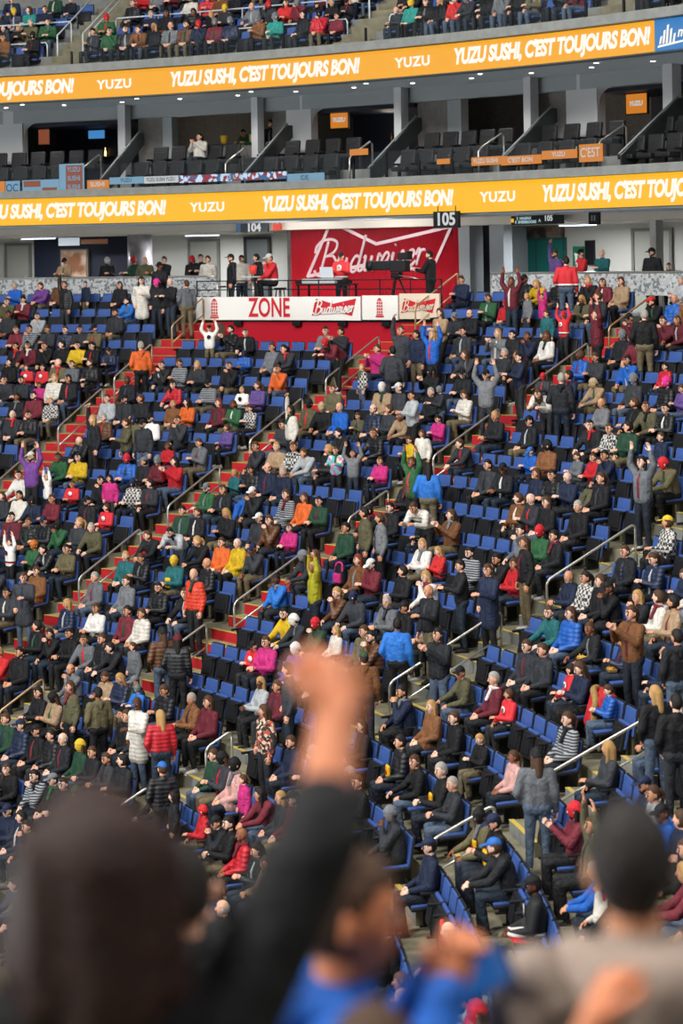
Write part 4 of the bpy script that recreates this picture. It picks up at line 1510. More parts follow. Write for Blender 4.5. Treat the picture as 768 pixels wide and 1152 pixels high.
def person_template(sit, left, right, yaw=0.0, pitch=0.0, lean=0.0, coat=False, step=0.0, bend=0.0, fine=False, puff=1.0, sleeves=(1.0, 1.0), limb=1.0):
    """Meshes of one pose, facing -y, origin on the floor. Returns body, jacket, trousers, shoes and the head's matrix."""
    V = Vector
    if sit:
        pel, che, nb, hd, shz, shy = V((0, -.17, .53)), V((0, -.13 - .25 * lean, .86)), V((0, -.12 - .36 * lean, 1.05 - .08 * lean)), V((0, -.145 - .48 * lean, 1.205 - .14 * lean)), 1.0 - .05 * lean, -.125 - .32 * lean
        hips = [V((.09 * s, -.19, .52)) for s in (-1, 1)]
        knees = [V((.13 * s, -.585 - .02 * s, .53)) for s in (-1, 1)]
        ank = [V((.12 * s, -.55 + .02 * s, .085)) for s in (-1, 1)]
    else:
        b = bend
        pel, che = V((0, .12 * b, .95)), V((0, -.22 * b, 1.27 - .14 * b))
        nb, hd, shz, shy = V((0, .01 - .38 * b, 1.46 - .25 * b)), V((0, -.02 - .52 * b, 1.62 - .33 * b)), 1.41 - .22 * b, .01 - .34 * b
        hips = [V((.09 * s, .10 * b, .92)) for s in (-1, 1)]
        knees = [V((.11 * s, -.02 - step * .5 * s, .50 + abs(step) * .1)) for s in (-1, 1)]
        ank = [V((.12 * s, .03 - step * s, .085)) for s in (-1, 1)]
    sh = [V((.185 * s, shy, shz)) for s in (-1, 1)]
    el, wr, hk = [], [], []
    for s, S, arm in ((-1, sh[0], left), (1, sh[1], right)):
        e, w, h = ARMS[arm]
        ex = e[0] - .185 if arm not in ('chin',) else e[0] - .185
        el.append(S + V((ex * s, e[1], e[2])))
        wr.append(V((w[0] * s, 0, 0)) + V((0, S.y + w[1], S.z + w[2])))
        hk.append(h)
    vx = 0.022 if not fine else 0.012
    # skin body
    bm = bmesh.new()
    capsule(bm, pel, che, .11, .12)
    capsule(bm, che, nb, .10, .055)
    capsule(bm, nb - V((0, 0, .02)), hd - V((0, -.012, .03)), .056, .054)
    capsule(bm, sh[0], sh[1], .055, .055)
    for k in range(2):
        capsule(bm, sh[k], el[k], .048 * limb, .040 * limb)
        capsule(bm, el[k], wr[k], .040 * limb, .027 * limb)
        capsule(bm, hips[k], knees[k], .075, .052)
        capsule(bm, knees[k], ank[k], .050, .034)
    core = remesh(bm, 0.026 if not fine else 0.012, 2, 0.45 if not fine else 1.0)
    hm = Matrix.Translation(hd) @ Matrix.Rotation(yaw, 4, 'Z') @ Matrix.Rotation(pitch, 4, 'X')
    parts = [(core, Matrix.Identity(4), 0), (HEAD, hm, 0)]
    for k, s in ((0, -1), (1, 1)):
        d = (wr[k] - el[k]).normalized()
        toward = V((-s, 0, 0)) if hk[k] == 'open' else V((-s * .6, 0, -.8))
        if hk[k] == 'open' and (left if k == 0 else right) in ('up',):
            toward = V((0, -1, 0))
        yv = -(toward - d * toward.dot(d))
        yv = yv.normalized() if yv.length > .05 else d.orthogonal().normalized()
        xv = yv.cross(d)
        M = Matrix((xv, yv, d)).transposed().to_4x4()
        side = 1 if xv.dot(V((0, 0, 1)) + V((-s * .3, -.3, 0))) > 0 else -1
        parts.append((HANDS[hk[k]][side], Matrix.Translation(wr[k] + d * .012) @ M @ Matrix.Scale(1 + (limb - 1) * .6, 4), 0))
    body = join_meshes(parts)
    bpy.data.meshes.remove(core)
    # jacket
    p = 0.014 * puff
    bm = bmesh.new()
    for sx in (-.065, .065):
        capsule(bm, pel + V((sx, 0, .02)), che + V((sx, 0, .02)), .118 + p, .122 + p)
    capsule(bm, sh[0] + V((.02, 0, -.015)), sh[1] + V((-.02, 0, -.015)), .070 + p, .070 + p)
    capsule(bm, che, nb - V((0, 0, .015)), .115 + p, .068 + p * .5)
    capsule(bm, nb - V((0, -.02, .03)), nb + V((0, -.006, .012)), .072 + p * .4, .066 + p * .4, caps=2)
    for k in range(2):
        capsule(bm, sh[k], el[k], .064 + p, .053 + p)
        if sleeves[k] > 0:
            capsule(bm, el[k], el[k].lerp(wr[k], sleeves[k]), .053 + p, .053 + p - (.013 + .4 * p) * sleeves[k])
    if coat:
        if sit:
            for k in range(2):
                capsule(bm, hips[k] + V((0, .0, .01)), hips[k].lerp(knees[k], .45) + V((0, 0, .02)), .105 + p, .095 + p)
        else:
            for sx in (-.06, .06):
                capsule(bm, pel + V((sx, 0, 0)), pel + V((sx * 1.3, 0, -.30)), .118 + p, .12 + p)
    jacket = remesh(bm, vx, 3, 0.45 if not fine else 1.0)
    # trousers
    bm = bmesh.new()
    capsule(bm, hips[0] + V((0, .02, .02)), hips[1] + V((0, .02, .02)), .118, .118)
    for k in range(2):
        capsule(bm, hips[k], knees[k], .098, .070)
        capsule(bm, knees[k], ank[k] + V((0, 0, .035)), .069, .056)
    trousers = remesh(bm, vx, 3, 0.45 if not fine else 1.0)
    shoes = []
    for k, s in ((0, -1), (1, 1)):
        bm = bmesh.new()
        a = ank[k]
        capsule(bm, a + V((0, .03, -.045)), a + V((.015 * s, -.15, -.055)), .045, .040, 10, 3)
        capsule(bm, a + V((0, .02, -.03)), a + V((0, .0, .03)), .046, .044, 10, 2)
        box(bm, a + V((.008 * s, -.065, -.078)), (.085, .28, .018), bevel=.006)
        for vv in bm.verts:
            vv.co.z = max(vv.co.z, 0.0)
        shoes.append(to_mesh(bm))
    bm = bmesh.new()
    f1, f2, f3 = nb + V((0, -.062, -.035)), che + V((0, -.122 - p + .020, .02)), pel + V((0, -.118 - p + .022, .05))
    capsule(bm, f1, f2, .022, .034, 8, 2)
    capsule(bm, f2, f3, .034, .030, 8, 2)
    shirt = to_mesh(bm)
    bm = bmesh.new()
    for s in (-1, 1):
        capsule(bm, nb + V((.075 * s, -.01, .0)), nb + V((.03 * s, .085, -.01)), .036, .052, 10, 3)
    capsule(bm, nb + V((-.04, .085, -.01)), nb + V((.04, .085, -.01)), .052, .052, 10, 3)
    capsule(bm, nb + V((0, .09, -.02)), nb + V((0, .115, -.11)), .06, .03, 10, 3)
    hood = remesh(bm, .018, 2, .5) if not fine else remesh(bm, .012, 3)
    bm = bmesh.new()
    tube_path(bm, [nb + V((.076 * math.sin(w), .072 * math.cos(w) - .008, .012 - .018 * math.cos(w))) for w in [2 * math.pi * k / 14 for k in range(15)]], .030, 8)
    capsule(bm, nb + V((.03, -.085, .0)), che + V((.045, -.15 - p, .03)), .032, .030, 8, 2)
    scarf = to_mesh(bm)
    return {'shirt': shirt, 'hood': hood, 'scarf': scarf, 'body': body, 'jacket': jacket, 'trousers': trousers, 'shoes': shoes, 'head': hm, 'chest': che + V((0, -.126 - p - 0.012, .04)), 'sit': sit}


TPL = {}
for nm, args in {'s0': (True, 'lap', 'lap', .0, .05, .0), 's1': (True, 'clasp', 'clasp', .45, .05, .1), 's2': (True, 'knees', 'knees', -.35, .1, .5), 's3': (True, 'lap', 'chin', .3, .1, .25),
                 's4': (True, 'clap', 'clap', -.2, 0, .05), 's5': (True, 'phone', 'phone', .1, .35, .1), 's6': (True, 'lap', 'clasp', -.7, .0, .0), 's7': (True, 'knees', 'lap', .75, .0, .3),
                 'w0': (True, 'up', 'up', .2, -.1, .0), 't0': (False, 'down', 'down', .2, .05), 't1': (False, 'pocket', 'down', -.4, .1), 't2': (False, 'front', 'front', .3, .15),
                 'q0': (False, 'clap', 'clap', .1, .0), 'r0': (False, 'up', 'up', .1, -.1), 'o0': (False, 'high', 'down', .0, -.1), 'v0': (False, 'down', 'pocket', .35, .1)}.items():
    TPL[nm] = person_template(*args)
TPL['t3'] = person_template(False, 'pocket', 'front', .5, .1, 0, True)
TPL['b0'] = person_template(False, 'front', 'front', .2, .35, 0, False, .12, .8)
TPL['s8'] = person_template(True, 'lap', 'lap', .25, .05, .1, True)
TPL['t4'] = person_template(False, 'down', 'front', .0, .05, 0, False, .16)
for t in TPL.values():
    t['key'] = [k for k, v in TPL.items() if v is t][0]

# ------------------------------------------------------------------ stadium seats: template
M_SEATB = mat('seat_blue', '#3a5694', 0.5, noise=0.12, scale=9)
M_SEATK = mat('seat_black', '#1a1b1e', 0.5)


def seat_parts(up):
    out = {}
    bm = bmesh.new()
    box(bm, (0, -.012, .645), (.445, .035, .41), Matrix.Rotation(-.16, 3, 'X'), bevel=.016)
    for v in bm.verts:                               # rounded upper corners
        if v.co.z > .78:
            k = (v.co.z - .78) / .07
            v.co.x *= 1 - .16 * k * k
        v.co.y += .25 * v.co.x ** 2 * -1
    out['backrest'] = to_mesh(bm)
    smooth(out['backrest'], False)
    bm = bmesh.new()
    box(bm, (0, .018, .64), (.485, .03, .455), Matrix.Rotation(-.16, 3, 'X'), bevel=.014)
    for v in bm.verts:
        if v.co.z > .79:
            k = (v.co.z - .79) / .07
            v.co.x *= 1 - .14 * k * k
        v.co.y += .25 * v.co.x ** 2 * -1
    out['back_shell'] = to_mesh(bm)
    smooth(out['back_shell'], False)
    bm = bmesh.new()
    bm2 = bmesh.new()
    if up:
        box(bm, (0, -.205, .43), (.43, .07, .40), Matrix.Rotation(-.22, 3, 'X'), bevel=.022)
        box(bm, (0, -.245, .44), (.33, .03, .28), Matrix.Rotation(-.22, 3, 'X'), bevel=.01)
        box(bm2, (0, -.145, .455), (.42, .055, .40), Matrix.Rotation(-.22, 3, 'X'), bevel=.02)
    else:
        box(bm, (0, -.24, .385), (.43, .42, .06), Matrix.Rotation(.05, 3, 'X'), bevel=.022)
        box(bm2, (0, -.24, .425), (.42, .42, .05), Matrix.Rotation(.05, 3, 'X'), bevel=.02)
    out['seat_pan'] = smooth(to_mesh(bm), False)
    out['cushion'] = smooth(to_mesh(bm2), False)
    bm = bmesh.new()
    box(bm, (-.26, -.16, .615), (.055, .34, .045), Matrix.Rotation(.03, 3, 'X'), bevel=.012)
    out['armrest'] = smooth(to_mesh(bm), False)
    bm = bmesh.new()
    box(bm, (-.26, -.10, .31), (.035, .20, .60), bevel=.008)
    box(bm, (-.26, -.12, .012), (.06, .26, .024), bevel=.006)
    out['standard'] = smooth(to_mesh(bm), False)
    return out


SEAT = {True: seat_parts(True), False: seat_parts(False)}
SEATM = {'backrest': M_SEATB, 'back_shell': M_SEATK, 'seat_pan': M_SEATK, 'cushion': M_SEATB, 'armrest': M_SEATK, 'standard': M_SEATK}
for up in (True, False):
    for k, me in SEAT[up].items():
        me.materials.append(SEATM[k])

# spectators and seats that show largest in the picture, by their place in the rows: things of their own
LARGEST_PEOPLE = {36, 37, 59, 60, 61, 81, 82, 83, 84, 85, 87, 89, 91, 92, 93, 94, 95, 96, 97, 104, 113, 114, 115, 116, 117, 118, 119, 120, 122, 123, 124, 125, 126, 138, 139, 144, 145, 146,
     147, 148, 151, 154, 165, 166, 167, 168, 169, 170, 171, 172, 173, 174, 175, 176, 177, 178, 180, 181, 182, 183, 184, 185, 200, 201, 202, 203, 204, 205, 206, 207, 208, 209,
     214, 216, 217, 218, 219, 220, 221, 235, 241, 242, 243, 244, 245, 246, 247, 248, 251, 252, 254, 255, 256, 257, 258, 259, 272, 273, 275, 276, 277, 278, 279, 280, 283, 284,
     285, 286, 287, 288, 289, 290, 291, 292, 293, 295, 306, 308, 309, 310, 311, 312, 313, 314, 315, 316, 317, 318, 320, 321, 322, 323, 324, 325, 326, 327, 328, 329, 343, 344,
     346, 347, 348, 349, 350, 351, 353, 354, 355, 356, 357, 358, 359, 360, 362, 363, 383, 384, 385, 386, 388, 389, 392, 393, 394, 395, 396, 397, 399, 400, 401, 405, 417, 418,
     419, 420, 421, 422, 423, 425, 426, 429, 432, 433, 434, 447, 448, 449, 452, 453, 454, 455, 456, 457, 458, 461, 462, 464, 466, 479, 480, 483, 485, 488, 490, 492, 493, 497,
     498, 513, 515, 516, 517, 519, 520, 522, 524, 525, 526, 527, 529, 535, 544, 545, 548, 549, 550, 551, 559, 562, 578, 579, 580, 583, 584, 586, 588, 589, 590, 593, 594, 608,
     609, 614, 615, 616, 617, 618, 619, 638, 640, 641, 642, 645, 646, 651, 669, 672, 693, 695, 696, 697, 698, 699, 701, 710, 713, 717}
LARGEST_SEATS = {81, 131, 132, 137, 172, 173, 174, 178, 179, 182, 197, 223, 224, 225, 233, 234, 235, 243, 244, 245, 247, 248, 249, 250, 251, 252, 285, 286, 287, 288, 289, 292, 293, 295,
     296, 297, 299, 300, 303, 306, 307, 308, 309, 310, 311, 312, 338, 340, 342, 344, 345, 346, 347, 348, 350, 351, 358, 359, 360, 362, 363, 364, 365, 366, 367, 368, 369, 371,
     372, 373, 403, 405, 407, 408, 410, 411, 412, 421, 422, 424, 425, 427, 428, 429, 430, 431, 432, 433, 434, 435, 469, 472, 474, 475, 476, 478, 479, 480, 481, 482, 485, 490,
     491, 492, 493, 495, 496, 498, 500, 501, 504, 543, 544, 545, 550, 552, 555, 556, 559, 560, 561, 562, 563, 566, 568, 569, 570, 571, 572, 605, 608, 611, 613, 616, 620, 623,
     624, 628, 632, 662, 663, 664, 669, 677, 680, 683, 684, 685, 686, 690, 692, 694, 695, 724, 729, 734, 735, 736, 737, 740, 741, 742, 743, 744, 749, 750, 751, 752, 753, 777,
     778, 780, 781, 785, 786, 792, 793, 794, 795, 796, 797, 799, 800, 805, 806, 807, 835, 838, 841, 843, 844, 845, 847, 848, 852, 853, 855, 856, 857, 858, 861, 864, 865, 868,
     895, 899, 902, 905, 914, 915, 916, 918, 919, 920, 924, 926, 954, 956, 957, 959, 961, 964, 966, 967, 972, 973, 974, 977, 978, 983, 984, 1012, 1017, 1019, 1020, 1022, 1023,
     1024, 1026, 1027, 1029, 1031, 1032, 1037, 1039, 1071, 1072, 1073, 1074, 1075, 1076, 1078, 1081, 1082, 1087, 1092, 1095, 1097, 1099, 1129, 1130, 1131, 1132, 1136, 1138,
     1139, 1147, 1151, 1152, 1155, 1156, 1184, 1185, 1189, 1190, 1195, 1196, 1197, 1198, 1200, 1231, 1232, 1233, 1234, 1235, 1239, 1241, 1245, 1246, 1250, 1282, 1283, 1284,
     1291, 1292, 1300}
UPSEATS = []
CROWD = {
 0: '7.98 s k Cn|13.84 s k D|15.31 s B Ck|19.71 s B Bg|21.17 s k N|22.64 s k u|25.57 s g Ck',
 1: '14.12 s w Bk|18.34 s G u|19.74 s B Ck|21.15 s g Ck|25.37 s w Ck|32.39 s k h|33.8 s k D|35.21 s r u',
 2: '4.91 s b F|6.26 s g N|7.62 s n n|15.72 s B F|18.42 s k h|19.77 s x h|21.12 s k Ck|22.48 s k Bg|34.63 s g Bk|38.69 s w D|40.04 s g N',
 3: '-1.0 s g Cn|1.6 s x d|2.9 s E d|4.2 s n Ck|6.8 s g n|13.3 s k n|14.6 s w n|15.9 s B d|17.2 s n n|18.5 s m Ck|19.8 s e F|21.1 s g N|22.4 s k h|25.0 s e F|26.3 s k n|31.5 s g F|34.1 s g n|35.4 s n N|38.01 s r n|39.31 s k n|40.61 s x d|45.81 s b d',
 4: '4.79 s n d|6.05 s g F|13.57 s g n|14.82 s P N|16.07 s l Cn|18.58 s k F|21.08 s g N|22.34 s t Cn|23.59 s B n|24.84 s g d|26.1 s n d|27.24 s k n|28.93 s r n|32.36 s k n|34.87 s B u|37.37 s n D|41.13 s n D|46.14 s B N|47.4 s g Cn|48.65 s G Cn',
 5: '-5.54 s k Bg|-3.12 s P N|-1.91 s g Ck|0.51 s k d|1.72 s k d|6.56 s k d|7.76 s g N|8.97 s G d|13.81 s m h|15.02 s g Bg|16.23 s k d|17.44 s w Bk|18.65 s E Ck|21.07 s E N|22.27 s g Bg|24.69 s e D|25.9 s b d|30.25 s g d|32.0 s n D|33.89 s n Cn|39.2 s r d|40.41 s n Bk|45.25 s k d|48.88 s n N|50.09 s x d',
 6: '-4.65 s k d|4.69 s w h|5.86 s P h|7.03 s g Bk|8.2 s m N|13.69 w k u|15.21 s n Bk|17.4 k n n|18.56 s w Bw|19.88 s B N|21.05 s w Bg|23.19 s P Bv|24.55 s m D|26.61 s B n|28.0 k b n|29.93 s g Be|31.72 s k d|34.13 s k Cg|35.44 s x D|36.78 s k N|39.74 s w D|40.91 s g D|45.58 s k d|46.75 s x u|47.92 s g d|50.26 s n D',
 7: '-9.48 s k Ck|-6.09 s k n|0.69 s B n|1.82 s k F|2.95 s G D|4.08 s k u|5.21 s B Ck|6.34 s n d|7.47 s e d|8.6 s b d|13.12 s k D|14.38 s k d|15.55 s t N|16.91 s k D|18.7 s r u|19.8 s k d|21.14 s k Ck|23.1 k r Br|24.51 c k D|25.68 v k Cb|28.2 s k d|30.02 s k d|31.35 s g n|32.6 s k n|33.68 s e By|34.72 s k u|35.72 s k d|37.59 s k Ck|38.89 s n Cn|40.24 s e n|47.03 s x Ck|49.29 s n D',
 8: '-6.34 s k d|-2.82 s B N|-1.47 s n F|-0.22 s B N|1.34 v k Ck|4.6 s k d|5.7 s g u|13.36 s G n|14.45 s g Bg|15.55 s g Cn|16.64 s n n|17.74 s G D|18.83 s m Ck|19.92 s g F|21.54 s m D|22.6 c p N|24.39 s q Bk|25.4 s g Bk|26.49 s e n|28.36 s J n|30.23 v r F|31.94 t w N|33.36 s g Cn|34.38 s k n|35.81 v E Ck|37.8 t E N|39.62 s t Bk|40.72 s k D|47.28 s g d|50.56 s x F|54.94 s g N|56.04 s n Ck',
 9: '-12.94 s l D|-4.69 s r Br|-3.38 s r Ck|-2.33 s l Bg|-0.21 s t F|0.85 s k d|1.91 s k u|8.91 s n Cn|9.93 s b F|10.96 s g d|12.58 s g Bg|17.82 s k n|18.88 s n h|19.94 s n F|22.06 s n Bg|23.84 s n n|25.35 t f N|29.58 s m N|32.09 s B h|33.96 s k n|35.01 c b Bg|35.97 s k Cg|37.91 s n F|39.21 s t n|40.75 s G u|45.19 s k d|46.16 s r F|47.52 s n N|48.58 s k N|50.7 s l n|54.95 s n Ck|57.07 s k d|58.13 s b n|59.19 s w h',
 10: '-10.91 s e h|-6.03 w m n|1.56 s X Ck|6.3 s k Cb|8.1 s k Cn|9.15 s E Bk|10.77 s k n|12.58 s g h|14.42 s k h|16.35 s k N|18.9 s k d|21.35 s k D|27.15 t g d|28.42 s m n|29.87 s l F|35.18 v k Bm|37.11 v B Bk|38.67 c G n|39.96 s k d|41.42 s k n|42.34 s G n|44.1 s k d|45.05 s k D|45.97 s k D|47.14 s g h|52.89 s e n|53.92 s m Bg|54.95 s e D',
 11: '-14.0 s g F|-12.0 s l D|-9.0 s g n|-8.0 s m Bk|-7.0 s r F|-6.0 s B n|-5.01 s k n|-4.01 s k N|-2.01 s m Bk|-1.01 s k N|-0.01 s w D|1.24 s b h|3.52 w E n|5.97 w m Br|8.38 v G Bk|12.19 k q N|15.96 k k f|17.54 s k n|19.98 s B F|21.84 s n d|24.17 v B Ce|25.55 s k Ck|27.39 s k d|28.44 s E Cn|30.41 s P Bw|32.24 s p N|33.63 k J Ck|41.67 s w n|42.72 s m d|44.1 s w N|46.24 s n F|47.37 s G h|48.44 t g N|50.35 s g D|51.96 s g n|53.96 s k d|54.96 s g Bg|60.95 s g N|62.95 s m D',
 12: '-14.0 s k N|-13.03 s e d|-12.06 s k n|-10.11 s g Bg|-9.14 s n n|-8.17 s n N|-5.26 s x n|-3.32 s k D|-2.34 s m F|-0.4 s k n|1.54 s n n|2.51 s b Ck|4.45 s l N|5.43 s n Cn|9.13 s g F|10.25 s c D|11.8 s x N|17.79 k J n|18.86 s m h|20.65 s E Ck|21.84 q k D|25.02 v b d|27.15 s B d|28.91 s E n|30.09 k w F|31.14 s e Br|32.48 s g Bw|33.42 s y d|39.29 t O u|40.6 s k N|42.71 s k d|44.47 s G N|46.34 s G h|48.0 s w F|50.39 s B N|51.89 s g d|62.73 s m n',
 13: '-13.06 s w d|-9.28 s b Ck|-8.33 s k h|-6.44 s n N|-4.55 s k D|-3.61 s k h|-2.66 s B D|-0.77 s g d|2.06 s k d|3.01 s g Cn|6.35 v k d|8.32 v k F|9.75 s g F|13.7 k b n|15.73 s n N|17.31 k J Ck|18.98 s g n|20.16 s g n|25.77 t k u|26.62 s t D|28.53 s k Ck|29.46 s G h|31.35 s g Bn|32.27 s B F|33.26 r Y F|37.21 s b d|38.64 k w N|40.83 s k u|43.37 s c By|44.98 s k n|46.48 s c F|47.33 s w u|48.77 s E d|49.69 s k d|51.88 s e Bo|52.86 p W n|53.8 s n Ck|55.91 s P N|56.86 s t F|63.47 s B n',
 14: '-5.72 s k D|-3.88 s m N|-1.13 s g F|0.71 s g Cn|1.63 s g d|2.55 s n d|8.99 s g d|11.23 v k d|13.7 k n f|14.53 q B N|16.83 k n n|18.1 s k n|19.99 s b N|21.16 s c n|24.6 t n N|26.78 t k d|29.33 s w F|30.89 s k d|33.35 s m Cw|34.34 s B a|35.76 c g N|36.49 s g Bg|37.35 k k N|38.72 s g D|40.04 s g Cn|41.63 s y u|42.48 s o n|43.75 s k F|44.85 b l d|46.44 s k n|48.58 s E h|50.01 s g F|50.97 s e Bk|52.21 s k Cn|53.29 s k n|54.31 s m d|60.49 s P N|61.41 s g Bk|62.33 s P n',
 15: '3.92 s t n|4.81 s k Cn|5.71 s n h|6.6 s n Cn|8.39 s k n|9.29 s g d|14.67 s n Bg|16.46 s t d|17.35 s w n|18.23 s k F|19.94 s k Ck|21.26 s k N|22.44 s x D|23.82 s n u|24.93 t k N|26.53 s r N|27.54 s k d|29.14 s x d|31.13 k r F|32.39 s w F|33.57 t G N|34.71 t E d|37.81 s e d|38.7 s g n|39.75 k p N|41.08 s B N|42.35 s g Cw|43.8 s k F|45.34 s k N|46.88 s e d|48.28 s w N|50.75 k J n|51.95 s k Ck|53.42 s m n|54.98 s n Bk|55.87 s w d|56.77 s g N|60.35 s k N|61.25 s w u|62.14 s l N|63.93 s E N|67.52 s k Ck',
 16: '8.7 s b F|13.07 s b Cn|13.94 s E Bk|14.81 s w N|15.69 s n n|16.56 s w Bg|19.02 k n n|20.19 s n N|22.04 s k n|24.54 s q N|25.36 s k d|26.96 s e Br|27.98 s G d|32.07 w B N|33.6 b w N|34.65 k k n|36.5 s k d|37.31 s k d|38.73 s g D|39.81 s e d|41.0 s o N|42.4 s x N|43.85 s k Cw|45.24 s k N|46.75 s e Cg|47.59 s E D|49.0 s g d|50.05 s x Bn|50.73 c p D|52.9 s k D|53.82 k J n|54.63 p W Ct|55.78 r P Cw|56.73 s w d|57.83 s n h|60.22 s l Bk|61.09 s k Ck|61.96 s P d|63.71 s E F|65.46 s k Ck|66.33 s B h|68.08 s m h',
 17: '15.81 s m Ck|16.66 s k Ck|18.36 s k D|22.07 s x Cy|27.45 s k h|28.72 s k N|29.54 s g u|30.85 s B N|35.19 v b D|36.17 r e n|37.93 s k N|38.7 s E d|43.93 s n h|44.96 s n u|45.85 s k D|47.45 k c F|49.04 w r D|49.87 s m Bg|50.94 s k Cg|52.59 s b Br|54.73 s y D|56.06 s e d|58.91 s k N|60.09 s E d|62.65 s x n|66.05 s g Bg|66.91 s k u|67.76 s e F',
 18: '12.6 s g n|13.43 s g N|14.26 s k D|16.75 s k h|20.91 s k u|21.74 s P u|22.57 s k D|25.09 r G D|28.17 s k N|29.39 s n u|30.69 s k d|31.71 s n N|33.21 s k Ck|33.96 s g d|39.56 k p N|40.33 p G n|41.21 c T n|42.78 s k F|43.66 s l n|44.79 s x n|45.54 s t F|46.35 s g n|48.23 s k D|49.47 s G n|51.25 k r n|52.77 t g Ck|53.65 t E N|54.77 o k F|55.95 s k u|63.3 s w Ck|64.13 s k D|64.96 s g d|66.62 s t Ck|67.45 s k F|68.28 s r Cn|69.12 s k Bk|69.95 s g Cn',
 19: '15.22 s e d|16.03 s k h|16.84 s n Cn|18.47 s k Bk|25.96 s E Br|29.16 s n d|30.11 k r n|31.03 k G n|32.54 s B Bk|33.34 k b Cb|36.79 s g n|38.1 s k D|38.84 c w N|40.12 k y N|41.81 s k n|43.63 s k d|45.49 o w D|46.4 s g d|48.97 k P N|52.53 s g n|53.52 s W Ck|54.72 s E Bn|55.8 s B h|59.72 s k d|60.67 s g u|61.48 s G d|62.29 s r d|63.11 s m N|64.73 s b n|65.54 s g n|66.35 s k Bg|67.98 s P N|68.79 s G Ck',
 20: '17.72 s k Cn|19.31 s k h|20.89 s t d|22.48 s k Bk|23.27 s m d|29.02 k n n|30.35 s e d|31.14 s x n|32.12 s k D|35.5 s k Ck|36.75 s k F|37.62 s k Ck|38.8 k p D|39.73 t l d|40.72 s t u|41.5 s g n|42.27 s n u|43.71 k E N|44.42 s b u|45.14 s k Bt|46.39 s E Bk|47.11 k P N|48.53 k x N|49.5 s e n|50.69 s m a|53.3 s o D|54.12 k B f|55.36 s k n|56.2 s g Ck|57.5 s l n|58.92 k x f|60.09 s m d|61.44 s k D|67.68 s e Cn',
 21: '20.11 s k d|20.89 s E n|21.66 s b Bg|22.44 s E d|27.09 s e F|29.78 s k d|30.63 s E N|31.37 s k n|33.48 s G u|34.36 v k h|35.48 b w N|38.48 r G Ck|39.53 s w N|40.74 c g Bg|41.96 s k h|42.94 s g Cw|44.24 s t Bw|46.67 s E n|47.4 s k Cn|48.43 s e D|50.2 s P N|51.08 k W f|52.89 s x Ck|54.73 s r D|58.16 s k n|59.29 s k D|60.02 s w F|61.07 k p N|61.76 s g d|62.5 s g d|63.27 s k h|65.07 s k n|65.85 s g n|68.17 s x d|68.95 s b Ck',
 22: '21.64 s E u|23.15 s n d|26.19 s g d|27.7 s w h|28.46 s k n|31.06 k P N|31.78 s k Bp|33.27 s g Bg|34.83 s t Bt|36.66 s n d|37.26 c g Br|38.22 t n d|41.53 s k Ck|42.72 w k Bk|44.44 v g d|46.31 c x f|48.49 s g Cg|50.15 s o n|52.9 s k n|54.24 s g F|55.0 s x n|56.51 s X n|57.23 v o h|59.61 s k n|60.5 s G n|61.75 s E u|62.55 k J n|63.23 k J n|64.03 s k D|66.37 s k n|68.65 s m n',
 23: '23.1 s E n|26.07 s g F|26.81 s n D|28.29 s m n|29.03 s n Bk|32.98 k r d|34.97 s b D|36.45 s g n|37.19 s b n|38.26 s W d|39.15 s k N|40.25 s g h|42.12 s g N|43.43 r b F|44.56 t n d|45.57 o g n|46.82 w p n|48.35 b m Br|50.82 s g D|51.5 s G N|53.5 k b Bn|59.38 k n Ck|60.05 s k D|60.92 s y d|61.79 s k d|62.85 s k n|63.69 s m D|64.7 s k d|67.61 s k d|68.36 s k d|69.1 s x Bg|69.84 s n d',
 24: '25.95 s g n|27.4 s k n|29.58 s k n|30.31 s k u|31.76 s k n|34.55 v k h|35.39 s m N|36.12 s k Bg|36.91 r m N|39.88 s w N|40.58 s n n|41.34 s k d|42.25 w G F|43.78 s g d|44.48 t t N|48.46 s w d|49.28 w g d|50.56 s G d|53.88 s k n|54.83 w k d|55.94 p W Ck|61.32 s E Ck|62.14 s g d|63.04 s n n|63.78 s g n|64.5 s x d|65.38 s m n|66.63 s k d|67.35 s k Bk|68.8 s m u',
 25: '27.26 s r n|27.97 s k h|30.11 s t d|30.82 s k h|31.53 s g D|32.24 s k n|33.66 s n F|35.28 s m N|35.91 s m N|37.22 s m Ck|39.58 p J Br|40.87 c c N|44.24 s k u|44.99 s g Cg|61.41 s g d|65.05 s l n|66.42 s g d|67.81 s r N|68.52 s g Bg|69.23 s P N',
 26: '29.91 s g Bg|31.31 s n n|32.01 s n h|34.1 s E Ck|35.49 s B F|36.19 s b u|36.83 s k Cr|37.79 s E n|39.07 s g n|40.02 s E F|41.6 p p N|42.92 c G f|43.51 r m N|44.37 k r Br|45.0 s e N|58.44 v G n|59.19 t k u|60.06 t k Bp|60.61 t w D|61.44 s b d|64.01 o k n|66.28 s m D|67.19 s E n|69.65 s n N',
 27: '31.1 s E n|33.15 s n Bk|35.88 s G n|36.56 s G d|37.73 s l h|38.56 s k N|39.19 s t N|39.98 s m N|40.66 s k F|41.46 v J d|42.79 s k N|43.43 s y F|44.18 s k Ck|46.81 s n n|60.48 t k Ck|62.46 s k D|63.8 c n n|65.26 s B n|65.94 s P n|67.29 s b h|68.68 s l n|69.36 s l N',
}

# ------------------------------------------------------------------ filling the bowl
def in_view(p, margin=40):
    """Whether a world point lies in the picture (or near it), so that unseen seats are not built."""
    u, v = 2472.0 * p.x / p.y, -2472.0 * (p.z - EYE) / p.y
    c, s = math.cos(ROLL), math.sin(ROLL)
    x, y = u * c + v * s + 384, -u * s + v * c + 290.5
    return p.y > 6 and -margin < x < 768 + margin and 200 < y < 1152 + margin


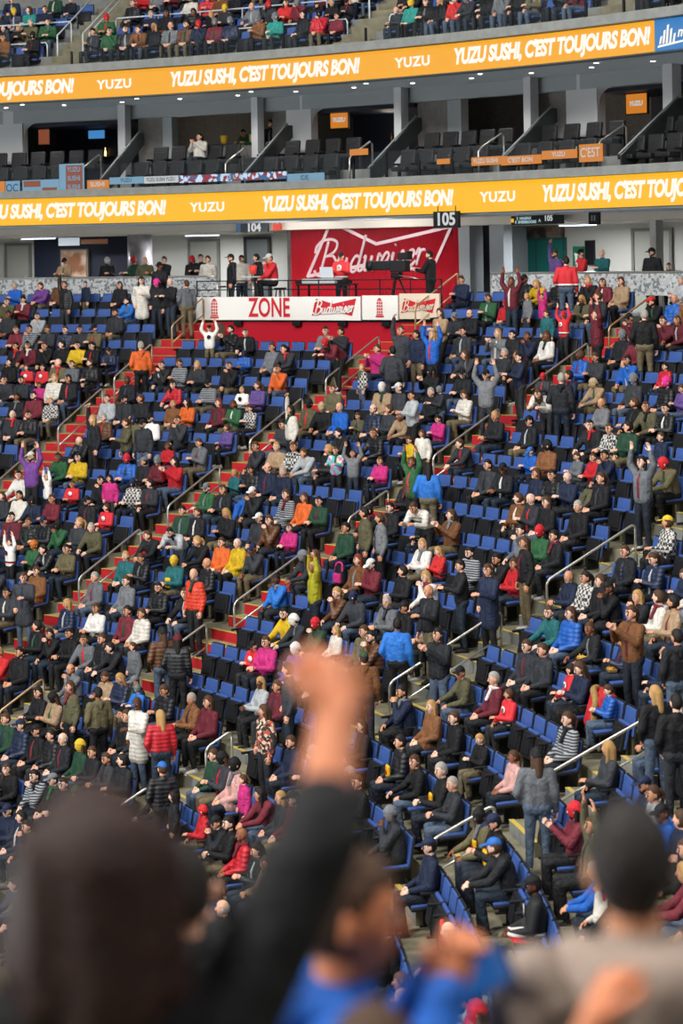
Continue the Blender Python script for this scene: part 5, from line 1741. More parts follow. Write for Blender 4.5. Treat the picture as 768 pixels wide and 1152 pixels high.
class Mass:
    """Many copies of meshes gathered into one object."""

    def __init__(self):
        self.v, self.l, self.s, self.m, self.mats, self.n = [], [], [], [], [], 0
        self.cache = {}

    def slot(self, m):
        if m not in self.mats:
            self.mats.append(m)
        return self.mats.index(m)

    def add(self, me, M, mats):
        k = me.name
        if k not in self.cache:
            nv, nl, npo = len(me.vertices), len(me.loops), len(me.polygons)
            v = np.empty(nv * 3)
            me.vertices.foreach_get('co', v)
            l = np.empty(nl, dtype=np.int32)
            me.loops.foreach_get('vertex_index', l)
            s = np.empty(npo, dtype=np.int32)
            me.polygons.foreach_get('loop_total', s)
            mi = np.empty(npo, dtype=np.int32)
            me.polygons.foreach_get('material_index', mi)
            self.cache[k] = (v.reshape(-1, 3), l, s, mi)
        v, l, s, mi = self.cache[k]
        A = np.array(M)
        self.v.append(v @ A[:3, :3].T + A[:3, 3])
        self.l.append(l + self.n)
        self.s.append(s)
        tab = np.array([self.slot(m) for m in mats])
        self.m.append(tab[np.clip(mi, 0, len(tab) - 1)])
        self.n += len(v)

    def build(self, name):
        me = bpy.data.meshes.new(name)
        v, l, s, m = np.concatenate(self.v), np.concatenate(self.l), np.concatenate(self.s), np.concatenate(self.m)
        me.vertices.add(len(v))
        me.vertices.foreach_set('co', v.astype(np.float32).ravel())
        me.loops.add(len(l))
        me.loops.foreach_set('vertex_index', l.astype(np.int32))
        me.polygons.add(len(s))
        me.polygons.foreach_set('loop_start', np.concatenate([[0], np.cumsum(s)[:-1]]).astype(np.int32))
        me.polygons.foreach_set('material_index', m.astype(np.int32))
        me.polygons.foreach_set('use_smooth', np.ones(len(s), dtype=bool))
        me.update(calc_edges=True)
        for x in self.mats:
            me.materials.append(x)
        o = bpy.data.objects.new(name, me)
        COL.objects.link(o)
        return o


def set_mats(o, mats):
    for i, m in enumerate(mats):
        o.material_slots[i].link = 'OBJECT'
        o.material_slots[i].material = m


for t in TPL.values():                                # material slots on the shared meshes
    for k, n in (('body', 4), ('jacket', 1), ('trousers', 1)):
        for m in [SKINS[0], M_EYE, M_EYEW, M_LIP][:n]:
            t[k].materials.append(m)
    for s in t['shoes'] + [t['shirt'], t['hood'], t['scarf']]:
        s.materials.append(M_SHOE)
for h in list(HAIR.values()) + [CAP, BEANIE, BEARD]:
    h.materials.append(M_EYE)
bm = bmesh.new()
capsule(bm, (0, .004, 0), (0, -.004, 0), .075, .075, 20, 1)
CREST = to_mesh(bm)
bm = bmesh.new()
for q0, q1 in (((-.035, -.008, .03), (.03, -.008, .035)), ((.03, -.008, .035), (-.01, -.008, -.04)), ((-.03, -.008, .0), (.035, -.008, -.01)), ((-.03, -.008, -.03), (-.03, -.008, .03))):
    capsule(bm, q0, q1, .006, .004, 6, 2)
CREST2 = to_mesh(bm)
for m in (CREST, CREST2):
    m.materials.append(M_CREST)

SITK = ['s0', 's1', 's2', 's3', 's5', 's6', 's7', 's0', 's1', 's8']


def make_spec(rng, M, pose, top, head):
    """Everything that decides how one person looks."""
    kid = pose in 'kcp'
    key = {'s': rng.choice(SITK), 'k': rng.choice(['s0', 's1', 's5', 's6']), 'w': rng.choice(['w0', 's4', 's4']), 't': rng.choice(['t0', 't1', 't2', 't3', 't4']), 'c': rng.choice(['t0', 't2', 't1']),
           'r': 'r0', 'p': 'r0', 'o': 'o0', 'q': 'q0', 'b': 'b0', 'v': 'v0'}[pose]
    sp = {'tpl': TPL[key], 'M': M, 'pose': pose, 'top': top, 'kid': kid}
    tm = TOPM[top + 's'] if top in 'JWX' and not TPL[key]['sit'] else TOPM[top]
    sp['topm'] = rng.choice(tm)
    sp['legm'] = rng.choice(LEGS)
    sp['skin'] = rng.choices(SKINS, [36, 34, 20, 5, 2])[0]
    sp['shoe'] = rng.choice([M_SHOE, M_SHOE, M_SHOEW])
    sp['hair'] = sp['hairm'] = sp['hat'] = sp['hatm'] = None
    sp['beard'] = False
    hn = ''
    c0 = head[0]
    if c0 in 'CB' and len(head) == 2:
        sp['hat'] = 'cap' if c0 == 'C' else 'beanie'
        sp['hatm'] = HATM[head[1]]
        sp['hair'] = 'short' if c0 == 'C' else rng.choice(['long', 'short', 'short'])
        sp['hairm'] = HAIRC[rng.choice('ddnn')][1]
        hn = '%s %s' % (HATC[head[1]][0], sp['hat'])
        sp['beard'] = not kid and rng.random() < .3
    elif c0 == 'u':
        sp['hair'] = rng.choice(['fringe', None])
        sp['hairm'] = HAIRC[rng.choice('hn')][1]
        hn = 'bald head'
        sp['beard'] = rng.random() < .35
    else:
        low = c0.lower()
        longh = c0 in 'DNFa'
        nm, sp['hairm'] = HAIRC[low if low in HAIRC else 'n']
        sp['hair'] = rng.choice(['long', 'long', 'pony']) if longh else 'short'
        hn = ('long %s hair' if sp['hair'] == 'long' else ('tied %s hair' if sp['hair'] == 'pony' else 'short %s hair')) % nm
        sp['beard'] = (not longh and not kid and low in 'dnh' and rng.random() < .18)
    sp['hn'] = hn
    sp['shirt'] = rng.choice(TOPM[rng.choice('wlGkrgenm')]) if top in 'kgnEBGtmbe' and rng.random() < .42 else None
    sp['hood'] = top in 'kgnEBGtmberoplwcy' and rng.random() < .42 and sp['hair'] not in ('long', 'pony')
    sp['scarf'] = rng.choice(TOPM[rng.choice('rwGkmGe')]) if sp['shirt'] is None and top not in 'JWX' and rng.random() < .12 else None
    return sp


COPYSRC = {}


def put(name, me, mats, parent=None, M=None):
    """A linked copy of a mesh with its own materials."""
    o = COPYSRC.get((name, me.name))
    if o is None:
        o = bpy.data.objects.new(name, me)
        COPYSRC[(name, me.name)] = o
    else:
        o = o.copy()
        for k in list(o.keys()):
            del o[k]
        o.parent = None
    COL.objects.link(o)
    if parent:
        o.parent = parent
    o.matrix_parent_inverse = Matrix.Identity(4)
    o.matrix_local = M if M is not None else Matrix.Identity(4)
    set_mats(o, mats)
    return o


def person_pieces(sp):
    """[(part name, mesh, materials, local matrix, parent part)] of one person; the first is the body."""
    t = sp['tpl']
    h = t['head']
    out = [('person', t['body'], [sp['skin'], M_EYE, M_EYEW, M_LIP], None), ('jacket', t['jacket'], [sp['topm']], Matrix.Identity(4)), ('trousers', t['trousers'], [sp['legm']], Matrix.Identity(4))]
    for s in t['shoes']:
        out.append(('shoe', s, [sp['shoe']], Matrix.Identity(4)))
    for nm in ('shirt', 'scarf'):
        if sp[nm]:
            out.append((nm, t[nm], [sp[nm]], Matrix.Identity(4)))
    if sp['hood']:
        out.append(('hood', t['hood'], [sp['topm']], Matrix.Identity(4)))
    if sp['hair']:
        out.append(('hair', HAIR[sp['hair']], [sp['hairm']], h))
    if sp['hat']:
        out.append((sp['hat'], CAP if sp['hat'] == 'cap' else BEANIE, [sp['hatm']], h))
    if sp['beard']:
        out.append(('beard', BEARD, [sp['hairm'] or HAIRC['n'][1]], h))
    if sp['top'] in 'JWX' or sp.get('crest'):
        out.append(('crest', CREST, [M_CREST if sp['top'] != 'W' else M_CRESTK], Matrix.Translation(t['chest'])))
    return out


def put_person(sp, label, group=None):
    pcs = person_pieces(sp)
    o = put('person', pcs[0][1], pcs[0][2])
    o.matrix_world = sp['M']
    tag(o, label, 'person', group)
    jk = None
    for nm, me, mats, M in pcs[1:]:
        par = o
        if nm in ('crest', 'hood'):
            par = jk
        c = put(nm, me, mats, par, M)
        if nm == 'jacket':
            jk = c
        if nm == 'crest':
            put('emblem', CREST2, [M_CRESTK if sp['top'] != 'W' else M_LOGORED], c, Matrix.Translation((0, -.004, 0)))
    return o


def mass_person(mass, sp):
    pcs = person_pieces(sp)
    for nm, me, mats, M in pcs:
        mass.add(me, sp['M'] @ M if M is not None else sp['M'], mats)


NUM = ['zero', 'first', 'second', 'third', 'fourth', 'fifth', 'sixth', 'seventh', 'eighth', 'ninth', 'tenth', 'eleventh', 'twelfth', 'thirteenth', 'fourteenth', 'fifteenth', 'sixteenth', 'seventeenth', 'eighteenth', 'nineteenth', 'twentieth',
       'twenty-first', 'twenty-second', 'twenty-third', 'twenty-fourth', 'twenty-fifth', 'twenty-sixth', 'twenty-seventh', 'twenty-eighth']
CARD = ['no', 'one', 'two', 'three', 'four', 'five', 'six', 'seven', 'eight', 'nine', 'ten', 'eleven', 'twelve', 'thirteen', 'fourteen', 'fifteen', 'sixteen', 'seventeen', 'eighteen', 'nineteen', 'twenty', 'twenty-one', 'twenty-two', 'twenty-three', 'twenty-four', 'twenty-five',
        'twenty-six', 'twenty-seven', 'twenty-eight']

# seat slots of every row, block by block between the stairs
SLOTS = {}
for i in range(4, ROWS):
    r = row_r(i)
    cuts = sorted([a for a, lo, hi in AISLES if lo <= i < hi or (hi == 27 and i == 27)], reverse=True)
    edges = [76.0] + cuts + [-15.0]
    lst = []
    for b in range(len(edges) - 1):
        hi_, lo_ = edges[b], edges[b + 1]
        if i >= 25 and abs(hi_ - 58.5) < .1:
            continue
        g0 = math.degrees((0.72 if b > 0 else 0) / r)
        g1 = math.degrees((0.72 if b < len(edges) - 2 else 0) / r)
        L = math.radians(hi_ - lo_ - g0 - g1) * r
        n = int(L / .515)
        for k in range(n):
            a = hi_ - g0 - math.degrees(L / r) * (k + .5) / n
            # where it is, counted from the nearer stairs
            near = (ORD.get(hi_), k + 1, 'after') if b > 0 and (k < n / 2 or b == len(edges) - 2) else (ORD.get(lo_), n - k, 'before')
            lst.append({'a': a, 'row': i, 'who': None, 'near': near})
    SLOTS[i] = lst


def where(i, near):
    return 'row %s from top, %s %s %s stairs' % (CARD[ROWS - i], CARD[min(near[1], 28)], near[2], near[0])


def parse(s):
    for e in s.split('|'):
        f = e.split()
        yield float(f[0]), f[1], f[2], f[3]


PEOPLE = []
rng = random.Random(5)
for i, s in CROWD.items():
    r = row_r(i)
    for a, pose, top, head in parse(s):
        if i not in SLOTS or not SLOTS[i]:
            continue
        sit = pose in 'skw'
        onstairs = any(abs(math.radians(a - A)) * r < .62 and lo <= i < hi for A, lo, hi in AISLES)
        if sit or not onstairs:
            free = [q for q in SLOTS[i] if q['who'] is None]
            if not free:
                continue
            q = min(free, key=lambda q: abs(q['a'] - a))
            if abs(math.radians(q['a'] - a)) * r > .8:
                continue
            a = q['a']
            near = q['near']
        else:
            q = None
            A = min(AISLES, key=lambda t: abs(t[0] - a) + (0 if t[1] <= i < t[2] else 99))[0]
            near = (ORD[A], 0, 'on')
        kid = pose in 'kcp'
        yaw = math.radians(a - 90)
        z = row_z(i)
        if sit:
            yaw += rng.uniform(-.16, .16)
            rr_ = r
            sc = rng.uniform(.95, 1.03)
            if kid:
                sc = rng.uniform(.74, .84)
                z += .53 * (1 - sc) - .01
            z -= .03
        else:
            rr_ = r - .44
            if q is None:
                z += .2088 if (0.142 + .44) < .431 else 0.004
            yaw += rng.uniform(-.5, .5)
            if pose == 'v':
                yaw = rng.uniform(-.5, .5) + math.radians(-175)
            sc = rng.uniform(.95, 1.03) * (.74 if kid else 1)
        M = Matrix.Translation(pol(rr_, a, z)) @ Matrix.Rotation(yaw, 4, 'Z') @ Matrix.Scale(sc, 4)
        if not in_view(M.translation + Vector((0, 0, .8)), 240):
            continue
        sp = make_spec(rng, M, pose, top, head)
        sp['row'] = i
        sp['near'] = near
        if q is not None:
            q['who'] = sp
        sp['d'] = M.translation.y
        PEOPLE.append(sp)

# which people and seats are things of their own (the ones the picture shows largest); the others form one mass each
IND_P = LARGEST_PEOPLE
for k, sp in enumerate(PEOPLE):
    sp['ind'] = IND_P is None or k in IND_P

POSEN = {'s': 'seated', 'k': 'seated', 'w': 'cheering', 't': 'standing', 'c': 'standing', 'r': 'arms-up', 'p': 'arms-up', 'o': 'one-arm-up', 'q': 'clapping', 'b': 'bending', 'v': 'turned-away'}
crowd = Mass()
used = set()
for k, sp in enumerate(PEOPLE):
    if not sp['ind']:
        mass_person(crowd, sp)
        continue
    w = 'child' if sp['kid'] else 'person'
    garment = 'jersey' if sp['top'] in 'JWX' else 'top'
    n = sp['near']
    tail = 'row %s, %s' % (CARD[ROWS - sp['row']], ('on %s stairs' % n[0]) if n[2] == 'on' else '%s seat%s %s %s stairs' % (CARD[min(n[1], 28)], '' if n[1] == 1 else 's', n[2], n[0]))
    lab = '%s %s, %s, %s %s, %s' % (POSEN[sp['pose']], w, sp['hn'], TOPNAME[sp['top']], garment, tail)
    j = 0
    while lab in used:
        j += 1
        lab = lab + (' behind' if j == 1 else ' again')
    used.add(lab)
    sp['obj'] = put_person(sp, lab, 'hockey spectators in the lower bowl')
    sp['obj']['kind'] = 'thing'

seat_mass = Mass()
ALLSEATS = [q for i in SLOTS for q in SLOTS[i] if in_view(pol(row_r(i), q['a'], row_z(i) + .6), 240)]
IND_S = LARGEST_SEATS
for k, q in enumerate(ALLSEATS):
    i = q['row']
    up = not (q['who'] is not None and q['who']['pose'] in 'skw')
    M = Matrix.Translation(pol(row_r(i), q['a'], row_z(i))) @ Matrix.Rotation(math.radians(q['a'] - 90), 4, 'Z')
    ind = IND_S is None or k in IND_S
    if not ind:
        for nm, me in SEAT[up].items():
            seat_mass.add(me, M, [SEATM[nm]])
        continue
    n = q['near']
    lab = '%s blue folding seat, row %s from top, %s %s the %s stairs' % ('empty tipped-up' if up else 'occupied', CARD[ROWS - i], NUM[min(n[1], 28)], n[2], n[0])
    t = empty('stadium_seat', lab, 'seat', 'blue folding seats of the lower bowl')
    t.matrix_world = M
    q['obj'] = t
    pan = None
    for nm, me in SEAT[up].items():
        c = put(nm, me, [SEATM[nm]], pan if nm == 'cushion' else t)
        if nm == 'seat_pan':
            pan = c
if seat_mass.n:
    o = seat_mass.build('stadium_seats')
    o['kind'] = 'stuff'
    o['label'] = 'blue folding stadium seats of the farther rows'
    o['category'] = 'seats'

# ------------------------------------------------------------------ upper deck and suites
rng = random.Random(21)
UPTOPS = list('kkkkkkkkggggnnneeEEBBmmbrGwc')  # mostly dark clothes, which carry the dimmer light of the upper deck
for k in range(4):
    r = 44.55 + .85 * k
    for j in range(58):
        a = 71.5 - math.degrees(.53 / r) * (j + .5)
        if any(abs(math.radians(a - A)) * r < .85 for A in (65.6, 52.3, 41.0)):
            continue
        M = Matrix.Translation(pol(r, a, 5.75 + .5 * k)) @ Matrix.Rotation(math.radians(a - 90), 4, 'Z')
        occ = rng.random() < (.84, .62, .66, .5)[k]
        if occ:
            kid = rng.random() < .12
            sc = .8 if kid else 1.0
            Mp = Matrix.Translation(pol(r, a, 5.72 + .5 * k + (.1 if kid else 0))) @ Matrix.Rotation(math.radians(a - 90) + rng.uniform(-.3, .3), 4, 'Z') @ Matrix.Scale(sc, 4)
            sp = make_spec(rng, Mp, 'k' if kid else 's', rng.choice(UPTOPS), rng.choice(['d', 'n', 'D', 'N', 'n', 'd', 'F', 'h', 'u', 'Ck', 'Bk', 'Bg', 'Br', 'By']))
            mass_person(crowd, sp)
        UPSEATS.append((M, not occ))
if crowd.n:
    o = crowd.build('crowd')
    o['kind'] = 'stuff'
    o['label'] = 'far spectators filling the upper deck and the back rows'
    o['category'] = 'crowd'
um = Mass()
for M, up in UPSEATS:
    for nm, me in SEAT[up].items():
        um.add(me, M, [SEATM[nm]])
o = um.build('upper_deck_seats')
o['kind'] = 'stuff'
o['label'] = 'blue folding seats of the upper deck'
o['category'] = 'seats'

# black suite seats, two rows on the balcony
M_SUITE = mat('suite_seat_cover', '#1c1d20', 0.6, noise=0.2, scale=6)
sb = bmesh.new()
box(sb, (0, 0, .66), (.52, .11, .62), Matrix.Rotation(-.14, 3, 'X'), bevel=.05)
box(sb, (0, -.06, .60), (.40, .05, .40), Matrix.Rotation(-.14, 3, 'X'), bevel=.02)
SB = smooth(to_mesh(sb), False)
sb = bmesh.new()
box(sb, (0, -.26, .42), (.50, .48, .13), bevel=.04)
SC_ = smooth(to_mesh(sb), False)
sb = bmesh.new()
for x in (-.28, .28):
    box(sb, (x, -.18, .56), (.06, .40, .06), bevel=.02)
    box(sb, (x, -.05, .28), (.05, .12, .56), bevel=.01)
SA = smooth(to_mesh(sb), False)
for m in (SB, SC_, SA):
    m.materials.append(M_SUITE)
SUITE_SPANS = [(70.2, 65.1, 'left of the suite gate'), (63.0, 59.0, 'before the dark suite'), (58.1, 53.6, 'below the middle lounge'), (51.0, 47.0, 'before the grey wall'), (46.0, 42.2, 'before the pale column'), (41.0, 38.6, 'at the right end')]
for k, (r, z) in enumerate(((44.75, 2.0), (45.85, 2.5))):
    for a0, a1, w in SUITE_SPANS:
        n = int(math.radians(a0 - a1) * r / .62)
        for j in range(n):
            a = a0 - (a0 - a1) * (j + .5) / n
            if k == 1 and abs(a - 60.75) < 0.01:
                continue
            t = empty('suite_seat', '%s black suite seat of the %s row, %s' % (NUM[j + 1], ('front', 'back')[k], w), 'seat', 'black suite seats')
            t.matrix_world = Matrix.Translation(pol(r, a, z)) @ Matrix.Rotation(math.radians(a - 90), 4, 'Z')
            for nm, me in (('backrest', SB), ('cushion', SC_), ('armrests', SA)):
                put(nm, me, [M_SUITE], t)


# ------------------------------------------------------------------ people on the concourse, the stage and in the suites
def single(r, a, z, pose, top, head, label, yaw=0.0, sc=1.0, seed=3, key=None, group=None, legs=None, crest=False):
    g = random.Random(seed)
    M = Matrix.Translation(pol(r, a, z)) @ Matrix.Rotation(math.radians(a - 90) + yaw, 4, 'Z') @ Matrix.Scale(sc, 4)
    sp = make_spec(g, M, pose, top, head)
    if key:
        sp['tpl'] = TPL[key]
        if top in 'JWX':
            sp['topm'] = TOPM[top + ('' if TPL[key]['sit'] else 's')][0]
    if legs is not None:
        sp['legm'] = LEGS[legs]
    return put_person(sp, label, group)


ZC = -1.55
CONC = [(73.2, 45.6, 't', 'B', 'n', 'far left person in brown top and short brown hair behind the printed rail'), (71.2, 45.5, 'c', 'm', 'Br', 'child in red beanie behind the printed rail at the far left'),
        (67.0, 45.9, 't', 't', 'Ck', 'person in tan top and black cap behind the printed rail'), (65.4, 46.3, 't', 'k', 'Bw', 'person in black with white beanie behind the printed rail'),
        (63.5, 46.0, 't', 'E', 'u', 'bald person in olive top behind the printed rail'), (64.3, 46.4, 't', 'e', 'Br', 'person in dark green with red beanie behind the printed rail'),
        (62.4, 45.7, 't', 'k', 'd', 'dark-haired person in black behind the rail near the round column'), (61.4, 46.0, 't', 'k', 'Br', 'person in black top and red beanie behind the rail near the column'),
        (60.3, 45.5, 't', 'w', 'n', 'person in cream top and short brown hair at the rail end near the stage'), (59.7, 46.6, 't', 'w', 'd', 'dark-haired person in cream top left of the stage desk'),
        (44.0, 45.6, 't', 'J', 'Ck', 'person in red hockey jersey and black cap behind the right rail'), (44.9, 45.4, 'o', 'P', 'Ce', 'person in purple top and green cap waving over the right rail'),
        (43.0, 45.5, 't', 'c', 'u', 'bald person in teal top behind the right rail'), (40.9, 45.5, 't', 'k', 'Ck', 'person in black top and black cap by the white post'),
        (40.2, 45.5, 'c', 'k', 'd', 'dark-haired child in black beside the black-capped person at the rail'), (39.5, 46.3, 't', 'k', 'Bk', 'person in black with black beanie before the grey door'),
        (38.8, 45.5, 't', 'k', 'n', 'brown-haired person in black leaning on the right rail'), (37.6, 45.4, 't', 'J', 'Cn', 'person in red hockey jersey and navy cap at the right rail')]
for k, (a, r, pose, top, head, lab) in enumerate(CONC):
    single(r, a, ZC, pose, top, head, lab, yaw=(k % 5 - 2) * .2, seed=k, sc=.75 if pose == 'c' else .97, group='people standing on the concourse')
single(44.15, 55.95, ZC - .02, 's', 'J', 'Cw', 'host in red hockey jersey and white cap with microphone on a stool', yaw=-.5, seed=4, key='s3', sc=1.08, legs=2).location.z += .33
t = empty('bar_stool', 'tall black stool under the host on the stage', 'stool')
t.matrix_world = frame_at(44.25, 55.98, -1.57)
bm = bmesh.new()
capsule(bm, (0, 0, .72), (0, 0, .76), .18, .18, 20, 1)
obj('seat', bm, t, M_BLACK)
for k in range(4):
    bm = bmesh.new()
    w = math.pi / 4 + k * math.pi / 2
    capsule(bm, (.1 * math.cos(w), .1 * math.sin(w), .72), (.2 * math.cos(w), .2 * math.sin(w), .02), .016, .016, 8, 1)
    obj('leg', bm, t, M_BLACKM)
single(45.0, 53.9, ZC - .02, 't', 'J', 'Ck', 'music host in red and black jersey and black cap behind the mixing console', seed=8, key='t2', yaw=.2)
single(44.5, 49.45, ZC - .02, 't', 'k', 'd', 'camera operator in black with headset holding the pan bar', seed=9, key='t2', yaw=-1.35)
single(46.1, 61.1, ZC, 't', 'k', 'n', 'person in black behind the stage desk, leftmost of the three', seed=12, key='t2')
single(45.2, 59.0, ZC - .02, 't', 'k', 'Ck', 'person in black cap and black top at the stage desk corner', seed=13, key='t0', yaw=-.8)
single(46.2, 58.7, ZC - .02, 't', 'k', 'd', 'dark-haired person in black at the back of the stage', seed=14, key='t1', yaw=-.6)
single(45.85, 60.75, 2.5, 's', 'w', 'D', 'lounging person in cream sleeves among the black suite seats', seed=31, key='s4')
single(47.75, 60.1, 2.5, 't', 'e', 'd', 'dark-haired person in green leaning at the suite counter', seed=33, key='b0')
single(47.6, 59.1, 2.5, 't', 'k', 'd', 'dark-haired person in black beside the suite column', seed=34, key='t1')
structure(arc_box('wall_suite_counter', 46.75, 47.0, 2.5, 3.45, 58.8, 62.7, M_DARKWALL))
for a, m, lab in ((60.6, mat('snack_yellow', '#d8b02c', 0.6), 'yellow snack bucket on the suite counter'), (59.35, mat('snack_pale', '#b9a86a', 0.6), 'pale snack bucket on the suite counter')):
    bm = bmesh.new()
    capsule(bm, (0, 0, 0.0), (0, 0, .24), .085, .11, 14, 1)
    o = tag(obj('snack_bucket', bm, None, m), lab, 'bucket')
    o.matrix_world = frame_at(46.87, a, 3.54)

# ------------------------------------------------------------------ spectators right in front of the lens
ARMS['punch'] = ((.32, -.10, .245), (.338, -.22, .375), 'fist')
ARMS['film'] = ((.24, -.08, -.20), (.06, -.20, .07), 'relaxed')
ARMS['raise'] = ((.25, -.05, .10), (.15, -.14, .29), 'fist')
HANDS.update({k: {s: hand_mesh(c, s, 10) for s in (-1, 1)} for k, c in (('open', 0.12), ('relaxed', 0.45), ('fist', 1.0))})
HEAD = head_mesh(36, 28)


def big(tpl, loc, rz, sc, label, skin, topm, legm, hair=None, hairm=None, hood=False, beard=None):
    for k, n in (('body', 4), ('jacket', 1), ('trousers', 1)):
        for m in [skin, M_EYE, M_EYEW, M_LIP][:n]:
            tpl[k].materials.append(m)
    for s in tpl['shoes'] + [tpl['hood']]:
        s.materials.append(M_SHOE)
    o = put('person', tpl['body'], [skin, M_EYE, M_EYEW, M_LIP])
    o.matrix_world = Matrix.Translation((loc[0], loc[1], EYE + loc[2])) @ Matrix.Rotation(rz, 4, 'Z') @ Matrix.Scale(sc, 4)
    tag(o, label, 'person')
    jk = put('jacket', tpl['jacket'], [topm], o)
    put('trousers', tpl['trousers'], [legm], o)
    for s in tpl['shoes']:
        put('shoe', s, [M_SHOE], o)
    if hair:
        put('hair', hair, [hairm], o, tpl['head'])
    if beard:
        put('beard', BEARD, [beard], o, tpl['head'])
    if hood:
        put('hood', tpl['hood'], [topm], jk, Matrix.Translation((0, -.72 * 0 , -1.46 * (hood - 1))) @ Matrix.Diagonal((hood, hood, hood, 1)) if hood is not True else None)
    return o


bm = shell((0.094, 0.116, 0.134), SHORT)
for s in (-1, 1):
    capsule(bm, (0.072 * s, 0.01, 0.04), (0.098 * s, 0.0, -0.11), 0.046, 0.044, 12, 3)
    capsule(bm, (0.06 * s, 0.06, 0.04), (0.075 * s, 0.07, -0.14), 0.06, 0.05, 12, 3)
capsule(bm, (0, 0.08, 0.04), (0, 0.10, -0.15), 0.085, 0.07, 12, 3)
BOB = remesh(bm, 0.010, 4)
BOB.materials.append(M_EYE)
FADE = to_mesh(shell((0.085, 0.107, 0.130), ip([-1, -.3, .1, .45, 1], [-.45, -.33, -.02, .45, .52])))
FADE.materials.append(M_EYE)
M_HAIRRED = mat('hair_dark_warm', '#1a0c07', 0.6, bump=0.8, scale=50, noise=0.5, hex2='#341910')
M_SKINW = mat('skin_warm_lit', '#d0835c', 0.5, noise=0.1, scale=10)  # orange of the warm light put into the skin colour
M_KNIT = cloth('black_knit', '#0e0e11', 0.6)
big(person_template(False, 'punch', 'down', .35, .05, 0, fine=True, sleeves=(.25, 1.0), limb=1.3), (-.357, 3.0, -2.42), math.radians(178), .97,
    'dark-haired person in black top near the lens, punching one bare fist upward', M_SKINW, M_KNIT, LEGS[2], BOB, M_HAIRRED)
o = big(person_template(False, 'film', 'film', -.15, .08, 0, fine=True), (-.02, 4.2, -2.88), math.radians(96), 1.0,
        'short-haired person in bright blue hoodie seen in profile, holding up a phone', M_SKINW, TOPM['b'][0], LEGS[0], HAIR['short'], HAIRC['n'][1], True)
bm = bmesh.new()
box(bm, (0, 0, 0), (0.078, 0.010, 0.155), bevel=0.004)
ph = empty('phone', 'dark phone with blue screen held up by the person in the blue hoodie', 'phone')
ph.matrix_world = Matrix.Translation((0.255, 4.22, EYE - 1.375)) @ Matrix.Rotation(math.radians(-50), 4, 'Z') @ Matrix.Rotation(math.radians(58), 4, 'Y')
obj('phone_body', bm, ph, M_BLACK)
bm = bmesh.new()
box(bm, (0, 0.006, 0), (0.070, 0.003, 0.145), bevel=0.001)
box(bm, (0, -0.0055, 0), (0.070, 0.002, 0.145), bevel=0.0008)
obj('phone_screen', bm, ph, mat('phone_glow', '#2b62a8', emit=0.7))
big(person_template(False, 'pocket', 'pocket', .0, .05, 0, fine=True, puff=1.6), (.55, 4.3, -2.88), math.radians(183), 1.03,
    'person in grey hoodie seen from behind, short dark hair, near the lens', SKINS[2], cloth('grey_hoodie', '#9c8a7d', 0.5), LEGS[5], FADE, HAIRC['d'][1], 1.5)
big(person_template(True, 'lap', 'raise', .1, .1, 0, fine=True, sleeves=(1.0, .0), limb=1.1), (.525, 3.32, -2.42), math.radians(182), .90,
    'seated person near the lens of whom only a raised bare forearm shows', M_SKINW, TOPM['g'][0], LEGS[2], HAIR['short'], HAIRC['d'][1])
big(person_template(True, 'lap', 'lap', .1, .05, 0, fine=True), (.03, 3.36, -2.42), math.radians(180), .925,
    'seated person near the lens of whom only the brown crown of hair shows', SKINS[1], TOPM['E'][0], LEGS[2], HAIR['short'], HAIRC['n'][1])
big(person_template(False, 'clap', 'clap', .1, .05, 0, fine=True), (-.42, 5.4, -3.06), math.radians(178), .93,
    'clapping person hidden behind the dark bob, one blurred hand showing', SKINS[0], TOPM['k'][0], LEGS[2], HAIR['short'], HAIRC['d'][1])
big(person_template(True, 'lap', 'lap', .35, .05, 0, fine=True), (.82, 10.6, -4.85), math.radians(195), 1.04,
    'bald person in dark top seen from behind at the bottom edge', SKINS[0], TOPM['g'][0], LEGS[2])
for loc, sc in (((.525, 3.32, -2.45), 1), ((.03, 3.36, -2.45), 1), ((.82, 10.6, -4.88), 1)):
    t = empty('stadium_seat', 'blue folding seat of the near stand under %s' % {.525: 'the raised forearm', .03: 'the brown crown of hair', .82: 'the bald person'}[loc[0]], 'seat')
    t.matrix_world = Matrix.Translation((loc[0], loc[1], EYE + loc[2] + .02)) @ Matrix.Rotation(math.radians(185), 4, 'Z')
    for nm, me in SEAT[False].items():
        put(nm, me, [SEATM[nm]], t)

# ------------------------------------------------------------------ things held or left on seats
M_BAG = mat('snack_bag_yellow', '#d9a91c', 0.45)
M_BAGR = mat('snack_bag_red', '#a8231f', 0.5)
M_KRAFT = mat('kraft_card', '#a57a48', 0.8)
M_FRIES = mat('fries', '#d8b04a', 0.7)


def sitter(row, a):
    c = [p for p in PEOPLE if p['row'] == row and p['tpl']['sit']] or [p for p in PEOPLE if p['tpl']['sit']]
    return min(c, key=lambda p: abs(math.degrees(math.atan2(p['M'].translation.y - YC, p['M'].translation.x - XC)) - a))


def snack_bag(parent):
    bm = bmesh.new()
    box(bm, (0, 0, .11), (.17, .07, .22), bevel=.03)
    for v in bm.verts:
        v.co.x *= 1.08 - abs(v.co.z - .11) * 1.2
        v.co.y *= 1.1 - abs(v.co.z - .11) * 4.5
    obj('pouch', bm, parent, M_BAG)
    bm = bmesh.new()
    ellipsoid(bm, (0, -.034, .11), (.05, .008, .035))
    obj('printed_mark', bm, parent, M_BAGR)


